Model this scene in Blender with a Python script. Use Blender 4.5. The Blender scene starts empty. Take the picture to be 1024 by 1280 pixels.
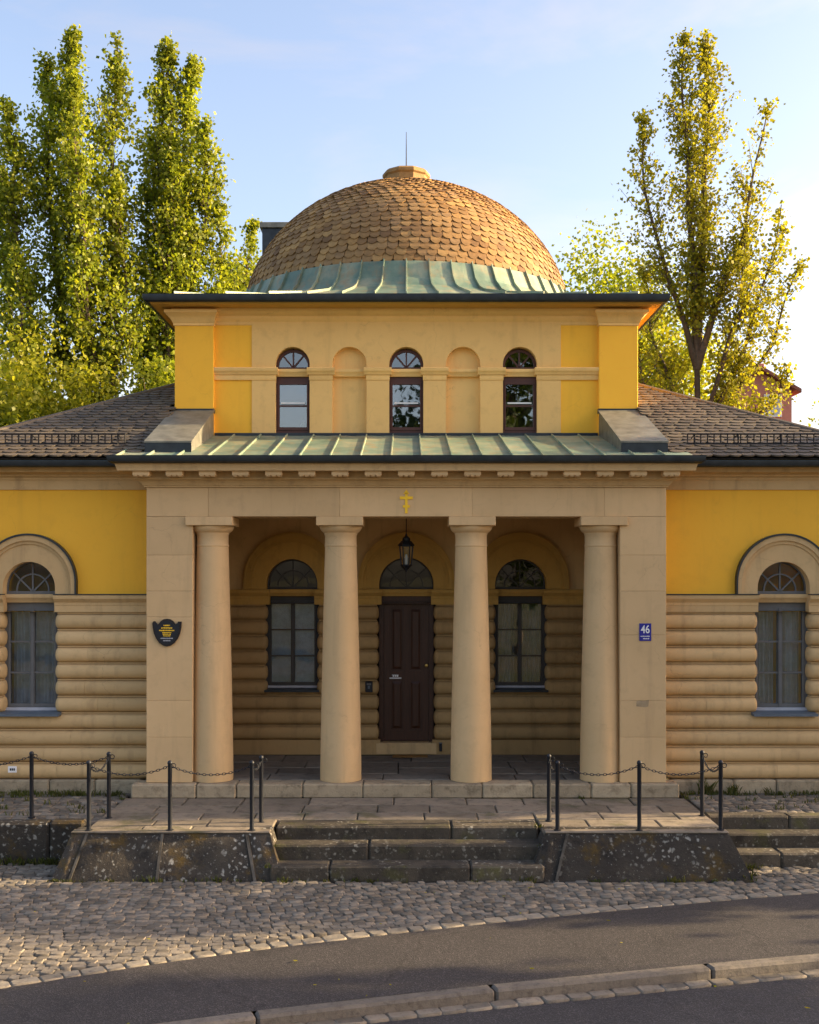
import bpy, bmesh, math, random
import numpy as np
from mathutils import Vector, Matrix

random.seed(11)
np.random.seed(11)
R = math.radians
scene = bpy.context.scene
COL = scene.collection

# ------------------------------------------------------------------ camera
cam_d = bpy.data.cameras.new('camera')
cam = bpy.data.objects.new('camera', cam_d)
COL.objects.link(cam)
cam.location = (0.0, -16.0, 2.87)
cam.rotation_euler = (R(90), 0, 0)
cam_d.sensor_fit = 'HORIZONTAL'
cam_d.sensor_width = 36.0
cam_d.lens = 36.0 * 1440 / 1024
cam_d.shift_x = 4 / 1024
cam_d.shift_y = 80 / 1024
cam_d.clip_end = 3000
scene.camera = cam

# ------------------------------------------------------------------ sky, sun, exposure
SUN_EL, SUN_AZ_FRONT = 18.0, -5.0      # degrees above the horizon; degrees in front of the facade plane, from +X
world = bpy.data.worlds.new('World')
scene.world = world
world.use_nodes = True
wn = world.node_tree
bg = wn.nodes['Background']
sky = wn.nodes.new('ShaderNodeTexSky')
sky.sky_type = 'NISHITA'
sky.sun_disc = False
sky.sun_elevation = R(SUN_EL)
sky.sun_rotation = R(90 + SUN_AZ_FRONT)
sky.altitude = 300
sky.air_density = 1.0
sky.dust_density = 4.0
sky.ozone_density = 2.0
tcw = wn.nodes.new('ShaderNodeTexCoord'); mpw = wn.nodes.new('ShaderNodeMapping'); mpw.inputs['Scale'].default_value = (1.2, 1.2, 3.2); mpw.inputs['Rotation'].default_value = (0, R(25), 0)
nzw = wn.nodes.new('ShaderNodeTexNoise'); nzw.inputs['Scale'].default_value = 2.6; nzw.inputs['Detail'].default_value = 6; nzw.inputs['Roughness'].default_value = .58; nzw.inputs['Distortion'].default_value = .5
rpw = wn.nodes.new('ShaderNodeValToRGB'); rpw.color_ramp.elements[0].position = .5; rpw.color_ramp.elements[1].position = .8
rpw.color_ramp.elements[1].color = (.38, .38, .38, 1)
bww = wn.nodes.new('ShaderNodeRGBToBW'); brw = wn.nodes.new('ShaderNodeMath'); brw.operation = 'MULTIPLY'; brw.inputs[1].default_value = 1.35
mxw = wn.nodes.new('ShaderNodeMix'); mxw.data_type = 'RGBA'
wn.links.new(tcw.outputs['Generated'], mpw.inputs[0]); wn.links.new(mpw.outputs[0], nzw.inputs['Vector']); wn.links.new(nzw.outputs['Fac'], rpw.inputs[0])
wn.links.new(sky.outputs[0], bww.inputs[0]); wn.links.new(bww.outputs[0], brw.inputs[0])
wn.links.new(rpw.outputs[0], mxw.inputs[0]); wn.links.new(sky.outputs[0], mxw.inputs[6]); wn.links.new(brw.outputs[0], mxw.inputs[7])
wbw = wn.nodes.new('ShaderNodeMix'); wbw.data_type = 'RGBA'; wbw.blend_type = 'MULTIPLY'; wbw.inputs[0].default_value = 1.0
wbw.inputs[7].default_value = (1.17, .985, .90, 1)       # camera white balance set for shade
wn.links.new(mxw.outputs[2], wbw.inputs[6]); wn.links.new(wbw.outputs[2], bg.inputs[0])       # thin high haze over the sky
bg.inputs[1].default_value = 0.15
sun_d = bpy.data.lights.new('sun', 'SUN')
sun_d.energy = 5.0
sun_d.angle = R(0.6)
sun_d.color = (1.0, 0.76, 0.44)
sun = bpy.data.objects.new('sun', sun_d)
COL.objects.link(sun)
sdir = Vector((math.cos(R(SUN_AZ_FRONT)) * math.cos(R(SUN_EL)), -math.sin(R(SUN_AZ_FRONT)) * math.cos(R(SUN_EL)), math.sin(R(SUN_EL))))
sun.rotation_euler = (-sdir).to_track_quat('-Z', 'Y').to_euler()
sun.location = (30, -4, 14)
scene.view_settings.view_transform = 'Standard'
scene.view_settings.look = 'None'
scene.view_settings.exposure = 1.56
scene.view_settings.gamma = 1.0
scene.render.engine = 'CYCLES'

# ------------------------------------------------------------------ helpers
class MB:
    def __init__(s):
        s.v = []; s.f = []
    def add(s, verts, faces):
        o = len(s.v); s.v += [tuple(p) for p in verts]
        s.f += [tuple(i + o for i in f) for f in faces]
        return s
    def quad(s, a, b, c, d):
        return s.add([a, b, c, d], [(0, 1, 2, 3)])
    def box(s, x0, x1, y0, y1, z0, z1):
        return s.add([(x0,y0,z0),(x1,y0,z0),(x1,y1,z0),(x0,y1,z0),(x0,y0,z1),(x1,y0,z1),(x1,y1,z1),(x0,y1,z1)],
                     [(0,1,5,4),(1,2,6,5),(2,3,7,6),(3,0,4,7),(4,5,6,7),(0,3,2,1)])
    def cbox(s, x0, x1, y0, y1, z0, z1, c=0.01):
        c = min(c, abs(x1-x0)*.45, abs(y1-y0)*.45, abs(z1-z0)*.45)
        V = []; idx = {}
        X = (x0, x1); Y = (y0, y1); Z = (z0, z1)
        for i in (0, 1):
            for j in (0, 1):
                for k in (0, 1):
                    sx, sy, sz = (1-2*i)*c, (1-2*j)*c, (1-2*k)*c
                    idx[i,j,k,0] = len(V); V.append((X[i], Y[j]+sy, Z[k]+sz))
                    idx[i,j,k,1] = len(V); V.append((X[i]+sx, Y[j], Z[k]+sz))
                    idx[i,j,k,2] = len(V); V.append((X[i]+sx, Y[j]+sy, Z[k]))
        F = []
        for i in (0,1):
            F.append((idx[i,0,0,0],idx[i,1,0,0],idx[i,1,1,0],idx[i,0,1,0]))
            F.append((idx[0,i,0,1],idx[1,i,0,1],idx[1,i,1,1],idx[0,i,1,1]))
            F.append((idx[0,0,i,2],idx[1,0,i,2],idx[1,1,i,2],idx[0,1,i,2]))
            for j in (0,1):
                F.append((idx[i,j,0,0],idx[i,j,1,0],idx[i,j,1,1],idx[i,j,0,1]))
                F.append((idx[i,0,j,0],idx[i,1,j,0],idx[i,1,j,2],idx[i,0,j,2]))
                F.append((idx[0,i,j,1],idx[1,i,j,1],idx[1,i,j,2],idx[0,i,j,2]))
                for k in (0,1):
                    F.append((idx[i,j,k,0],idx[i,j,k,1],idx[i,j,k,2]))
        return s.add(V, F)
    def frustum(s, b, t, z0, z1):          # b, t = (x0,x1,y0,y1)
        return s.add([(b[0],b[2],z0),(b[1],b[2],z0),(b[1],b[3],z0),(b[0],b[3],z0),(t[0],t[2],z1),(t[1],t[2],z1),(t[1],t[3],z1),(t[0],t[3],z1)],
                     [(0,1,5,4),(1,2,6,5),(2,3,7,6),(3,0,4,7),(4,5,6,7),(0,3,2,1)])
    def prof_x(s, x0, x1, prof):            # closed profile [(y,z)] along x
        n = len(prof)
        V = [(x0,y,z) for y,z in prof] + [(x1,y,z) for y,z in prof]
        F = [(i,(i+1)%n,n+(i+1)%n,n+i) for i in range(n)] + [tuple(range(n)), tuple(range(2*n-1,n-1,-1))]
        return s.add(V, F)
    def ring(s, hx, y0, y1, prof, closed=True):   # moulding around a rectangle; prof = [(out,z)]
        V = []; F = []; n = len(prof)
        for o, z in prof:
            if closed: V += [(-hx-o,y0-o,z),(hx+o,y0-o,z),(hx+o,y1+o,z),(-hx-o,y1+o,z)]
            else:      V += [(-hx-o,y1,z),(-hx-o,y0-o,z),(hx+o,y0-o,z),(hx+o,y1,z)]
        for i in range(n-1):
            for j in range(4 if closed else 3):
                k = (j+1) % 4
                F.append((i*4+j, i*4+k, (i+1)*4+k, (i+1)*4+j))
        return s.add(V, F)
    def lathe(s, cx, cy, prof, n=32, cap=True):
        V = []; F = []
        for r, z in prof:
            for i in range(n):
                a = 2*math.pi*i/n
                V.append((cx+r*math.cos(a), cy+r*math.sin(a), z))
        for k in range(len(prof)-1):
            for i in range(n):
                j = (i+1) % n
                F.append((k*n+i, k*n+j, (k+1)*n+j, (k+1)*n+i))
        if cap:
            F.append(tuple(range(n-1,-1,-1))); F.append(tuple(range((len(prof)-1)*n, len(prof)*n)))
        return s.add(V, F)
    def tube(s, pts, rad, n=6):
        pts = [Vector(p) for p in pts]; m = len(pts)
        if not hasattr(rad, '__len__'): rad = [rad]*m
        V = []; F = []
        for i, p in enumerate(pts):
            t = (pts[min(i+1,m-1)] - pts[max(i-1,0)]).normalized()
            ref = Vector((0,0,1)) if abs(t.z) < .9 else Vector((1,0,0))
            a = t.cross(ref).normalized(); b = t.cross(a)
            for k in range(n):
                an = 2*math.pi*k/n
                V.append(p + (a*math.cos(an) + b*math.sin(an))*rad[i])
        for i in range(m-1):
            for k in range(n):
                j = (k+1) % n
                F.append((i*n+k, i*n+j, (i+1)*n+j, (i+1)*n+k))
        F.append(tuple(range(n))); F.append(tuple(range((m-1)*n, m*n)))
        return s.add(V, F)
    def arch(s, cx, zb, stilt, prof, n=24, close=True):   # prof = [(radius, y)] swept over a stilted half circle
        V = []; F = []; m = len(prof)
        st = [(-1,None)] + [(0, math.pi - math.pi*i/n) for i in range(n+1)] + [(1,None)]
        for k, a in st:
            for r, y in prof:
                if k == -1: V.append((cx-r, y, zb))
                elif k == 1: V.append((cx+r, y, zb))
                else: V.append((cx+r*math.cos(a), y, zb+stilt+r*math.sin(a)))
        L = len(st)
        for i in range(L-1):
            for j in range(m if close else m-1):
                k = (j+1) % m
                F.append((i*m+j, i*m+k, (i+1)*m+k, (i+1)*m+j))
        if close:
            F.append(tuple(range(m))); F.append(tuple(range((L-1)*m, L*m)))
        return s.add(V, F)
    def wall(s, x0, x1, z0, z1, yf, yb, ops, n=20):
        """wall slab with openings: ops = [(cx, half, zbot, zspring or None, radius, ztop)]"""
        xs = {x0, x1}
        for cx, h, zb, zs, r, zt in ops:
            if zs is None: xs |= {cx-h, cx+h}
            else: xs |= {cx + h*math.cos(math.pi*i/n) for i in range(n+1)}
        xs = sorted(x for x in xs if x0-1e-6 <= x <= x1+1e-6)
        def top(op, x):
            cx, h, zb, zs, r, zt = op
            if zs is None: return zt
            return zs + r*math.sqrt(max(0, 1-((x-cx)/h)**2))
        for a, b in zip(xs[:-1], xs[1:]):
            if b-a < 1e-6: continue
            m = (a+b)/2; op = None
            for o in ops:
                if o[0]-o[1] < m < o[0]+o[1]: op = o
            segs = [(z0, z0, z1, z1)]
            if op:
                ta, tb = top(op, a), top(op, b)
                segs = []
                if op[2] > z0+1e-6:
                    segs.append((z0, z0, op[2], op[2]))
                    s.quad((a,yf,op[2]),(b,yf,op[2]),(b,yb,op[2]),(a,yb,op[2]))
                if min(ta, tb) < z1-1e-6:
                    segs.append((ta, tb, z1, z1))
                    s.quad((a,yf,ta),(a,yb,ta),(b,yb,tb),(b,yf,tb))
            for la, lb, ua, ub in segs:
                s.quad((a,yf,la),(b,yf,lb),(b,yf,ub),(a,yf,ua))
                s.quad((a,yb,la),(a,yb,ua),(b,yb,ub),(b,yb,lb))
        for cx, h, zb, zs, r, zt in ops:
            t = zs if zs is not None else zt
            for x in (cx-h, cx+h):
                if x0 < x < x1 and t > zb: s.quad((x,yf,zb),(x,yb,zb),(x,yb,t),(x,yf,t))
        for x in (x0, x1): s.quad((x,yf,z0),(x,yb,z0),(x,yb,z1),(x,yf,z1))
        s.quad((x0,yf,z1),(x1,yf,z1),(x1,yb,z1),(x0,yb,z1))
        s.quad((x0,yf,z0),(x1,yf,z0),(x1,yb,z0),(x0,yb,z0))
        return s
    def bolster(s, x0, x1, z0, z1, yb, yf, r0=0.0, r1=0.0, nv=13, yback=None):
        """pillow-shaped course; r0, r1 = how far the ends round off (0 = butted)"""
        zf = z1; z1 = z1 - .022; zc, hz = (z0+z1)/2, (z1-z0)/2 - .003
        us = [0]
        ends0 = [0, .12, .35, .65, 1.0] if r0 else [0]
        ends1 = [0, .12, .35, .65, 1.0] if r1 else [0]
        V = []; F = []
        prof = [-math.cos(math.pi*i/(nv-1)) for i in range(nv)]
        cols = [('a', e) for e in ends0] + [('b', e) for e in reversed(ends1)]
        for k, e in cols:
            for v in prof:
                g = math.sqrt(max(0, 1-v*v))
                bul = g**0.8
                if k == 'a':
                    xo = x0 + r0*(1-g)*.55
                    x = xo + r0*e; fe = math.sqrt(max(0, 1-(1-e)**2)) if r0 else 1
                else:
                    xo = x1 - r1*(1-g)*.55
                    x = xo - r1*e; fe = math.sqrt(max(0, 1-(1-e)**2)) if r1 else 1
                V.append((x, yb + (yf-yb)*bul*fe, zc + hz*v))
        n = nv; m = len(cols)
        for i in range(m-1):
            for j in range(n-1):
                F.append((i*n+j, (i+1)*n+j, (i+1)*n+j+1, i*n+j+1))
        o = len(V); yk = yback if yback is not None else yb+.12
        for i in (0, m-1):
            for j in range(n): V.append((V[i*n+j][0], yk, V[i*n+j][2]))
        for j in range(n-1):
            F.append((j, j+1, o+j+1, o+j)); F.append(((m-1)*n+j, o+n+j, o+n+j+1, (m-1)*n+j+1))
        bot = [i*n for i in range(m)]; top = [i*n+n-1 for i in range(m)]
        F.append(tuple(bot) + (o+n, o)); F.append(tuple(top) + (o+2*n-1, o+n-1))
        s.add(V, F)
        ym = yb + (yf-yb)*.42        # thin listel above each roll
        return s.box(x0+r0*.5, x1-r1*.5, ym, yk, zf-.019, zf-.003)

def mesh_of(name, mb, mat, smooth=None, recalc=True):
    me = bpy.data.meshes.new(name)
    me.from_pydata(mb.v, [], mb.f)
    if recalc:
        b = bmesh.new(); b.from_mesh(me)
        bmesh.ops.remove_doubles(b, verts=b.verts, dist=1e-5)
        bmesh.ops.recalc_face_normals(b, faces=b.faces)
        b.to_mesh(me); b.free()
    if mat is not None: me.materials.append(mat)
    if smooth is not None:
        me.polygons.foreach_set('use_smooth', [True]*len(me.polygons))
        me.set_sharp_from_angle(angle=R(smooth))
    me.update()
    return me

def tag(o, label=None, cat=None, group=None, kind=None):
    if label: o['label'] = label
    if cat: o['category'] = cat
    if group: o['group'] = group
    if kind: o['kind'] = kind
    return o

def link(name, me, parent=None):
    o = bpy.data.objects.new(name, me)
    COL.objects.link(o)
    if parent is not None: o.parent = parent
    return o

def obj(name, mb, mat, parent=None, smooth=None):
    return link(name, mesh_of(name, mb, mat, smooth), parent)

def empty(name, loc, label, cat, group=None):
    o = bpy.data.objects.new(name, None); COL.objects.link(o)
    o.location = loc; o.empty_display_size = .2
    # children built in world coordinates
    return tag(o, label, cat, group)

def keep(child, parent):                   # child mesh is in world coordinates, parent sits elsewhere
    child.parent = parent
    child.location = Vector(child.location) - Vector(parent.location)
    return child

# ------------------------------------------------------------------ materials
def lin(r, g, b):
    f = lambda c: (c/255/12.92 if c <= 10 else ((c/255+.055)/1.055)**2.4)
    return (f(r), f(g), f(b), 1)

class NT:
    def __init__(s, name):
        s.m = bpy.data.materials.new(name); s.m.use_nodes = True
        s.t = s.m.node_tree; s.b = s.t.nodes['Principled BSDF']; s.out = s.t.nodes['Material Output']
        s.geo = s.t.nodes.new('ShaderNodeNewGeometry')
    def n(s, typ, **kw):
        x = s.t.nodes.new(typ)
        for k, v in kw.items(): setattr(x, k, v)
        return x
    def l(s, a, b): s.t.links.new(a, b)
    def noise(s, scale, detail=4, rough=.55, vec=None, dist=0.0, mapscale=None):
        x = s.n('ShaderNodeTexNoise'); x.inputs['Scale'].default_value = scale
        x.inputs['Detail'].default_value = detail; x.inputs['Roughness'].default_value = rough
        x.inputs['Distortion'].default_value = dist
        v = vec if vec is not None else s.geo.outputs['Position']
        if mapscale:
            mp = s.n('ShaderNodeMapping'); mp.inputs['Scale'].default_value = mapscale
            s.l(v, mp.inputs[0]); v = mp.outputs[0]
        s.l(v, x.inputs['Vector'])
        return x.outputs['Fac']
    def ramp(s, fac, stops):
        x = s.n('ShaderNodeValToRGB'); e = x.color_ramp.elements
        e[0].position, e[0].color = stops[0][0], stops[0][1]
        e[1].position, e[1].color = stops[-1][0], stops[-1][1]
        for p, c in stops[1:-1]:
            k = e.new(p); k.color = c
        s.l(fac, x.inputs[0]); return x.outputs[0]
    def mix(s, fac, a, b, mode='MIX'):
        x = s.n('ShaderNodeMix'); x.data_type = 'RGBA'; x.blend_type = mode
        for sock, val in ((x.inputs[0], fac), (x.inputs[6], a), (x.inputs[7], b)):
            if isinstance(val, bpy.types.NodeSocket): s.l(val, sock)
            else: sock.default_value = val
        return x.outputs[2]
    def math(s, op, a, b=0.0, c=0.0):
        x = s.n('ShaderNodeMath'); x.operation = op
        for i, val in enumerate((a, b, c)):
            if isinstance(val, bpy.types.NodeSocket): s.l(val, x.inputs[i])
            else: x.inputs[i].default_value = val
        return x.outputs[0]
    def rnd(s):                          # per object + per loose piece
        oi = s.n('ShaderNodeObjectInfo')
        return s.math('FRACT', s.math('ADD', oi.outputs['Random'], s.geo.outputs['Random Per Island']))
    def maprange(s, v, a, b, c, d):
        x = s.n('ShaderNodeMapRange'); s.l(v, x.inputs[0])
        for i, q in enumerate((a, b, c, d)): x.inputs[i+1].default_value = q
        return x.outputs[0]
    def bump(s, h, strength=.3, dist=.01):
        x = s.n('ShaderNodeBump'); x.inputs['Strength'].default_value = strength; x.inputs['Distance'].default_value = dist
        s.l(h, x.inputs['Height']); s.l(x.outputs[0], s.b.inputs['Normal'])
    def color(s, c): s.l(c, s.b.inputs['Base Color'])
    def fin(s, rough=.85, spec=.3, metal=0.0):
        s.b.inputs['Roughness'].default_value = rough
        s.b.inputs['Specular IOR Level'].default_value = spec
        s.b.inputs['Metallic'].default_value = metal
        return s.m

def grey(v): return (v, v, v, 1)

def plaster(name, c1, c2, stain, streak=.5, bscale=60):
    t = NT(name)
    big = t.noise(.9, 5, .6)
    c = t.mix(t.ramp(big, [(.35, grey(0)), (.68, grey(1))]), c1, c2)
    med = t.noise(5, 6, .65)
    c = t.mix(t.math('MULTIPLY', t.ramp(med, [(.52, grey(0)), (.75, grey(1))]), .35), c, stain)
    runs = t.noise(1.0, 5, .6, mapscale=(5.5, 5.5, .55))
    c = t.mix(t.math('MULTIPLY', t.ramp(runs, [(.54, grey(0)), (.76, grey(1))]), streak), c, stain)
    spots = t.noise(38, 2, .5)
    c = t.mix(t.math('MULTIPLY', t.ramp(spots, [(.70, grey(0)), (.78, grey(1))]), .3), c, stain)
    ck = t.n('ShaderNodeTexVoronoi'); ck.feature = 'DISTANCE_TO_EDGE'; ck.inputs['Scale'].default_value = .75
    nz = t.n('ShaderNodeTexNoise'); nz.inputs['Scale'].default_value = 2.2; nz.inputs['Detail'].default_value = 7
    sc = t.n('ShaderNodeVectorMath'); sc.operation = 'SCALE'; sc.inputs['Scale'].default_value = .7
    ad = t.n('ShaderNodeVectorMath'); ad.operation = 'ADD'
    t.l(t.geo.outputs['Position'], nz.inputs['Vector']); t.l(nz.outputs['Color'], sc.inputs[0])
    t.l(t.geo.outputs['Position'], ad.inputs[0]); t.l(sc.outputs[0], ad.inputs[1]); t.l(ad.outputs[0], ck.inputs['Vector'])
    crack = t.math('MULTIPLY', t.ramp(ck.outputs['Distance'], [(.0, grey(1)), (.0045, grey(0))]), t.ramp(t.noise(1.3, 3), [(.48, grey(0)), (.6, grey(.55))]))
    c = t.mix(crack, c, stain)
    rv = t.maprange(t.rnd(), 0, 1, .90, 1.06)
    c = t.mix(1.0, c, t.mix(1.0, (1,1,1,1), rv, 'MULTIPLY'), 'MULTIPLY')
    t.color(c)
    t.bump(t.math('ADD', t.noise(bscale, 5, .6), t.math('MULTIPLY', t.noise(4, 3), 1.5)), .35, .006)
    return t.fin(.9, .2)

def stone(name, c1, c2, dark, bump=.5, lichen=None, moss=None, scale=3.0, wet=.9, rv=(.72, 1.2)):
    t = NT(name)
    c = t.mix(t.ramp(t.noise(scale, 6, .65), [(.32, grey(0)), (.7, grey(1))]), c1, c2)
    c = t.mix(t.math('MULTIPLY', t.ramp(t.noise(scale*2.4, 7, .7), [(.5, grey(0)), (.68, grey(1))]), .75), c, dark)
    if lichen:
        vo = t.n('ShaderNodeTexVoronoi'); vo.inputs['Scale'].default_value = 13
        ad = t.n('ShaderNodeVectorMath'); ad.operation = 'ADD'
        nz = t.n('ShaderNodeTexNoise'); nz.inputs['Scale'].default_value = 11; nz.inputs['Detail'].default_value = 4
        sc = t.n('ShaderNodeVectorMath'); sc.operation = 'SCALE'; sc.inputs['Scale'].default_value = .14
        t.l(t.geo.outputs['Position'], nz.inputs['Vector']); t.l(nz.outputs['Color'], sc.inputs[0])
        t.l(t.geo.outputs['Position'], ad.inputs[0]); t.l(sc.outputs[0], ad.inputs[1]); t.l(ad.outputs[0], vo.inputs['Vector'])
        sp = t.ramp(vo.outputs['Distance'], [(.17, grey(1)), (.33, grey(0))])
        pick = t.ramp(t.noise(1.6, 4, .6), [(.47, grey(0)), (.60, grey(1))])
        c = t.mix(t.math('MULTIPLY', t.math('MULTIPLY', sp, pick), .85), c, lichen)
        fine = t.ramp(t.noise(26, 3, .6), [(.64, grey(0)), (.69, grey(1))])
        c = t.mix(t.math('MULTIPLY', fine, .5), c, lichen)
    if moss:
        mo = t.ramp(t.noise(2.1, 6, .68), [(.55, grey(0)), (.66, grey(1))])
        c = t.mix(t.math('MULTIPLY', mo, .75), c, moss)
    r = t.maprange(t.rnd(), 0, 1, rv[0], rv[1])
    c = t.mix(1.0, c, t.mix(1.0, (1,1,1,1), r, 'MULTIPLY'), 'MULTIPLY')
    t.color(c)
    t.bump(t.math('ADD', t.noise(45, 6, .7), t.math('MULTIPLY', t.noise(9, 5, .6), 2.0)), bump, .012)
    return t.fin(wet, .3)

def plain(name, c, rough=.5, spec=.4, metal=0.0, var=.12, bump=0.0):
    t = NT(name)
    k = t.maprange(t.noise(6, 5, .6), .3, .7, 1-var, 1+var)
    t.color(t.mix(1.0, c, t.mix(1.0, (1,1,1,1), k, 'MULTIPLY'), 'MULTIPLY'))
    if bump: t.bump(t.noise(70, 4), bump, .004)
    return t.fin(rough, spec, metal)

M = {}
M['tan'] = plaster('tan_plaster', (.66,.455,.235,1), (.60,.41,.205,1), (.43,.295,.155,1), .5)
M['tan2'] = plaster('tan_render', (.63,.43,.21,1), (.56,.375,.175,1), (.32,.215,.105,1), .6)
M['lit_tower_tan'] = plaster('lit_tan_plaster', (.88,.56,.20,1), (.82,.515,.18,1), (.54,.33,.12,1), .35)  # lighter copy of the tan: warm light on the tower put into its colour
M['yellow'] = plaster('yellow_plaster', (.98,.53,.055,1), (.97,.505,.05,1), (.78,.40,.05,1), .4)
M['portico'] = plaster('shaded_portico_render', (.45,.29,.125,1), (.39,.25,.105,1), (.20,.13,.06,1), .6)  # tan render darkened: the shade inside the portico put into its colour
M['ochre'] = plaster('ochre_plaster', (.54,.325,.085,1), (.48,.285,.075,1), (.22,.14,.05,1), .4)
M['dark_metal'] = plain('dark_zinc', (.035,.042,.048,1), .42, .5, .6, .25)
M['zinc'] = plain('weathered_zinc', (.185,.18,.145,1), .5, .5, .3, .35)
M['black_iron'] = plain('black_iron', (.011,.013,.018,1), .5, .4, .05, .2)
M['guard'] = plain('tarred_iron', (.012,.012,.012,1), .75, .3)
M['frame_grey'] = plain('grey_window_paint', (.125,.122,.118,1), .5, .4)
M['frame_dark'] = plain('dark_window_paint', (.045,.040,.036,1), .5, .4)
M['frame_brown'] = plain('brown_window_paint', (.085,.032,.022,1), .5, .4)
M['sill_grey'] = plain('slate_blue_sill', (.10,.125,.15,1), .5, .4)
M['sill_white'] = plain('pale_sill_paint', (.42,.42,.45,1), .6, .4)
M['gold'] = plain('gold_paint', (.95,.58,.015,1), .4, .5, 0, .05)
M['white_paint'] = plain('white_paint', (.75,.75,.73,1), .5, .4, 0, .05)
M['blue_enamel'] = plain('blue_enamel', (.012,.016,.24,1), .25, .6, 0, .05)
M['soil'] = plain('soil', (.05,.042,.032,1), .95, .1, 0, .4, .6)
M['mortar'] = plain('pale_mortar', (.09,.08,.064,1), .9, .2, 0, .6, .6)
M['dirty_floor'] = stone('portico_stone', (.21,.175,.135,1), (.155,.135,.105,1), (.08,.068,.052,1), .3, scale=2.5, rv=(.8,1.15))
M['slab'] = stone('terrace_stone', (.27,.22,.16,1), (.19,.16,.12,1), (.09,.073,.052,1), .45, scale=2.2, moss=(.10,.095,.045,1))
M['plinth'] = stone('limestone', (.44,.35,.225,1), (.32,.255,.165,1), (.15,.115,.072,1), .7, scale=3.0, rv=(.82,1.12))
M['step'] = stone('step_stone', (.105,.086,.062,1), (.055,.047,.036,1), (.02,.018,.014,1), .7, lichen=(.34,.32,.26,1), moss=(.09,.085,.03,1), scale=2.6)
M['retain'] = stone('mossy_retaining_stone', (.066,.055,.041,1), (.038,.032,.026,1), (.016,.014,.012,1), .9, lichen=(.40,.385,.33,1), moss=(.115,.07,.012,1), scale=2.0)
M['cobble'] = stone('cobble_granite', (.215,.182,.137,1), (.16,.138,.108,1), (.088,.076,.06,1), .5, scale=6.0, rv=(.62,1.35))
M['border'] = stone('pale_cobble', (.265,.228,.172,1), (.215,.186,.142,1), (.13,.112,.086,1), .5, scale=6.0, rv=(.75,1.2))
M['kerbstone'] = stone('kerb_granite', (.18,.155,.125,1), (.13,.113,.092,1), (.075,.066,.054,1), .5, scale=7, rv=(.85,1.1))

def asphalt(name, c1, c2):
    t = NT(name)
    c = t.mix(t.ramp(t.noise(.7, 5, .6), [(.35, grey(0)), (.65, grey(1))]), c1, c2)
    ag = t.n('ShaderNodeTexVoronoi'); ag.inputs['Scale'].default_value = 95
    t.l(t.geo.outputs['Position'], ag.inputs['Vector'])
    sp = t.ramp(ag.outputs['Color'], [(.55, grey(.75)), (.95, grey(1.9))])
    c = t.mix(1.0, c, sp, 'MULTIPLY')
    pt = t.ramp(t.noise(2.3, 6, .7), [(.55, grey(1)), (.7, grey(.72))])
    c = t.mix(1.0, c, pt, 'MULTIPLY')
    cr = t.n('ShaderNodeTexVoronoi'); cr.feature = 'DISTANCE_TO_EDGE'; cr.inputs['Scale'].default_value = .42
    nz = t.n('ShaderNodeTexNoise'); nz.inputs['Scale'].default_value = 3.0; nz.inputs['Detail'].default_value = 6
    sc = t.n('ShaderNodeVectorMath'); sc.operation = 'SCALE'; sc.inputs['Scale'].default_value = .5
    ad = t.n('ShaderNodeVectorMath'); ad.operation = 'ADD'
    t.l(t.geo.outputs['Position'], nz.inputs['Vector']); t.l(nz.outputs['Color'], sc.inputs[0])
    t.l(t.geo.outputs['Position'], ad.inputs[0]); t.l(sc.outputs[0], ad.inputs[1]); t.l(ad.outputs[0], cr.inputs['Vector'])
    ck = t.ramp(cr.outputs['Distance'], [(.0, grey(.45)), (.009, grey(1))])
    c = t.mix(.6, c, t.mix(1.0, c, ck, 'MULTIPLY'))
    t.color(c)
    t.bump(t.math('ADD', t.noise(120, 3, .7), ag.outputs['Distance']), .5, .006)
    return t.fin(.8, .35)
M['asphalt'] = asphalt('path_asphalt', (.056,.049,.045,1), (.043,.038,.035,1))
M['road'] = asphalt('road_asphalt', (.052,.048,.047,1), (.042,.039,.039,1))

def wood_shingle(name, cols, rough=.75):
    t = NT(name)
    c = t.ramp(t.rnd(), [(i/(len(cols)-1), q) for i, q in enumerate(cols)])
    tc = t.n('ShaderNodeTexCoord')
    g = t.noise(14, 5, .65)
    c = t.mix(1.0, c, t.ramp(g, [(.3, grey(.72)), (.7, grey(1.15))]), 'MULTIPLY')
    w = t.ramp(t.noise(.55, 4, .6), [(.42, grey(0)), (.66, grey(1))])
    c = t.mix(t.math('MULTIPLY', w, .35), c, (.17,.12,.07,1))
    t.color(c)
    t.bump(t.noise(50, 4, .7), .4, .006)
    return t.fin(rough, .3)
M['shingle'] = wood_shingle('dome_shingle', [(.15,.075,.024,1), (.25,.135,.042,1), (.34,.19,.058,1), (.26,.155,.065,1), (.42,.245,.08,1), (.19,.10,.032,1)])
M['slate'] = wood_shingle('roof_slate', [(.052,.043,.032,1), (.088,.073,.054,1), (.125,.102,.07,1), (.07,.058,.045,1), (.15,.12,.078,1)], .6)
M['roof_under'] = plain('roof_felt', (.04,.034,.028,1), .95, .1)

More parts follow.
